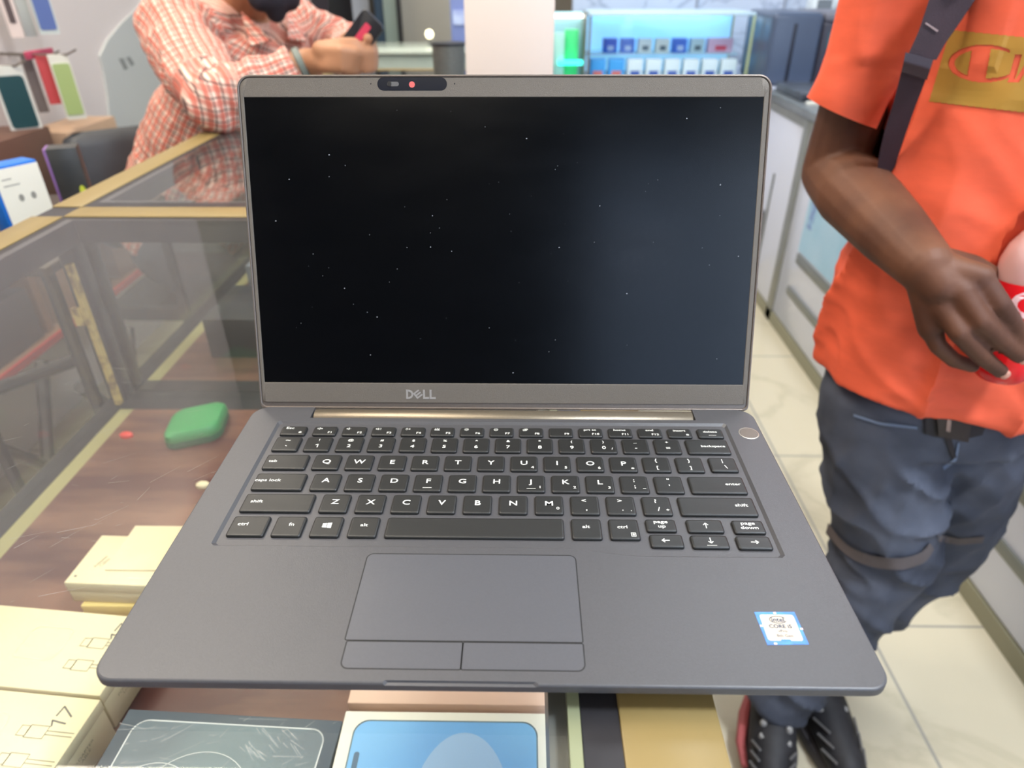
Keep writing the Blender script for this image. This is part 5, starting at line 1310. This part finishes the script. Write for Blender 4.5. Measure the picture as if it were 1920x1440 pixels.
def frame_uv(p, o, ax, r, ref):
    q = p - o; al = q.dot(ax); e1 = (ref - ax * ref.dot(ax)).normalized(); e2 = ax.cross(e1)
    if al < .004 and r < .055: return (q.dot(e1), q.dot(e2))
    return (math.atan2(q.dot(e2), q.dot(e1)) * r, al)
def seg_d(p, a, b):
    t = max(0, min(1, (p - a).dot(b - a) / (b - a).length_squared)); return (p - mid(a, b, t)).length
foreL = (bwL - bsL).normalized(); away = Vector((-.2, .9, -.3))
def uvB(p):
    dF, dA, dL = seg_d(p, beR, bwR) / .060, seg_d(p, bsR + (beR - bsR) * .12, beR) / .078, min(seg_d(p, bsL, beL), seg_d(p, beL, bwL)) / .064
    m_ = min(dF, dA, dL)
    if (p - beR).length < .085: return (p.dot(Vector((.75, .66, 0))), p.dot(Vector((.25, -.35, .9))))
    if m_ < 1.22:
        if m_ == dF: return frame_uv(p, beR, foreR, .050, -away)
        if m_ == dA: return frame_uv(p, bsR, armR, .072, -away)
        return frame_uv(p, bsL, foreL, .060, -away)
    return frame_uv(p, hp, axis, .165, -away)
set_uv(sh, uvB)
# collar
nb = chest + axis * .135
col = []
bm = bmesh.new()
for s_ in (-1, 1):
    c0 = nb + uxv * s_ * .062 + Vector((0, .0, .03)); c1 = nb + uxv * s_ * .022 + Vector((.05, -.075, -.025)); c2 = nb + uxv * s_ * .075 + Vector((.04, -.055, -.035))
    add_loft(bm, [[c0, c1, c2], [c0 + Vector((.002, -.004, .004)), c1 + Vector((.002, -.004, .004)), c2 + Vector((.002, -.004, .004))]])
cl = new_obj('collar', bm, PLM, Bm, smooth=False); set_uv(cl, lambda p: (p.dot(uxv), p.z))
# watch, trousers, shoes
wd_ = (bwR - beR).normalized(); wa = wd_.cross(Vector((0, 0, 1))).normalized(); wb = wd_.cross(wa); wc = mid(beR, bwR, .93)
new_obj('bracelet', loft([[wc + wd_ * t + wa * r * math.cos(2 * math.pi * k / 24) + wb * r * math.sin(2 * math.pi * k / 24) for k in range(24)] for t, r in ((-.007, .030), (-.005, .0335), (.005, .0335), (.007, .030))]), mat('bracelet_grey', (104, 112, 104), .5), Bm)
bm = bmesh.new(); cap_mesh(bm, hipc, .135, hipc + Vector((0, 0, .03)), .13)
chain(bm, [hR, knR, afR + Vector((0, 0, .05))], [.10, .076, .060]); chain(bm, [hL, knL, afL + Vector((0, 0, .05))], [.10, .076, .060])
new_obj('trousers', fuse(bm, .008, 4), mat('trousers_dark', (44, 46, 56), .8, var=.15, scale=8), Bm)
for a_ in (afR, afL):
    bm = bmesh.new(); chain(bm, [Vector((a_.x - .02, a_.y + .02, .045)), Vector((a_.x + .09, a_.y - .07, .038))], [.044, .036]); f2 = fuse(bm, .007)
    for v in f2.verts: v.co.z = max(v.co.z, .0)
    new_obj('shoe', f2, mat('shoe_black', (38, 37, 40)), Bm)
# his phone
u = (at(690, 48, 1.10) - at(662, 86, 1.10)).normalized(); nrm = (CAM - ph).normalized(); nrm = (nrm - u * nrm.dot(u) + Vector((-.25, 0, 0))).normalized(); nrm = (nrm - u * nrm.dot(u)).normalized(); sx_ = u.cross(nrm)
PM = Matrix(((sx_.x, u.x, nrm.x, ph.x), (sx_.y, u.y, nrm.y, ph.y), (sx_.z, u.z, nrm.z, ph.z), (0, 0, 0, 1)))
t = thing('phone', ph, 'black phone with a red mark in the hands of the man in checks', 'phone')
new_obj('phone_body', prism(rrect(-.024, .024, -.066, .042, .008), -.009, 0, PM, .001), mat('phone_black', (30, 30, 34), .3), t)
new_obj('red_mark', prism(rrect(-.007, .006, -.012, .026, .003), 0, .0006, PM), mat('phone_red', (196, 60, 84), .4), t)
# his chair
t = thing('office_chair', (-.86, 1.56, 0), 'black office chair under the seated man in the checked shirt', 'chair')
cblk = mat('chair_black', (52, 54, 58), .45, 0, var=.08, scale=30, bump=.2, bscale=300)
C0 = at(262, 285, 1.62)
Rc = Matrix.Rotation(math.radians(40), 4, 'Z')
CM = Matrix.Translation(C0) @ Rc @ Matrix.Rotation(math.radians(-8), 4, 'X')
new_obj('backrest', loft([[(x, y, z) for x, y in rrect(-.19 + i, .19 - i, -.032 + i * .3, .032 - i * .3, .03)] for z, i in ((-.24, .05), (-.21, .015), (-.10, .0), (.03, .005), (.055, .02), (.068, .05))], CM), cblk, t)
new_obj('seat', prism(rrect(-1.04, -.64, 1.38, 1.76, .06), .375, .418, None, .006), cblk, t)
new_obj('back_support', tube([C0 + Vector((.02, .04, -.15)), C0 + Vector((.0, .04, -.35)), Vector((-.88, 1.58, .39))], .018, 8), blk, t)
new_obj('gas_column', tube([(-.84, 1.56, .10), (-.84, 1.56, .374)], .025, 12), blk, t)
for k in range(5):
    a = 2 * math.pi * k / 5 + .3; e_ = Vector((-.84 + .26 * math.cos(a), 1.56 + .26 * math.sin(a), .07))
    new_obj('leg', tube([(-.84, 1.56, .10), e_], .018, 8), blk, t)
    new_obj('castor', loft([[(e_.x + dx, e_.y + .027 * math.cos(2 * math.pi * i / 16), .0275 + .027 * math.sin(2 * math.pi * i / 16)) for i in range(16)] for dx in (-.015, .015)]), blk, t)
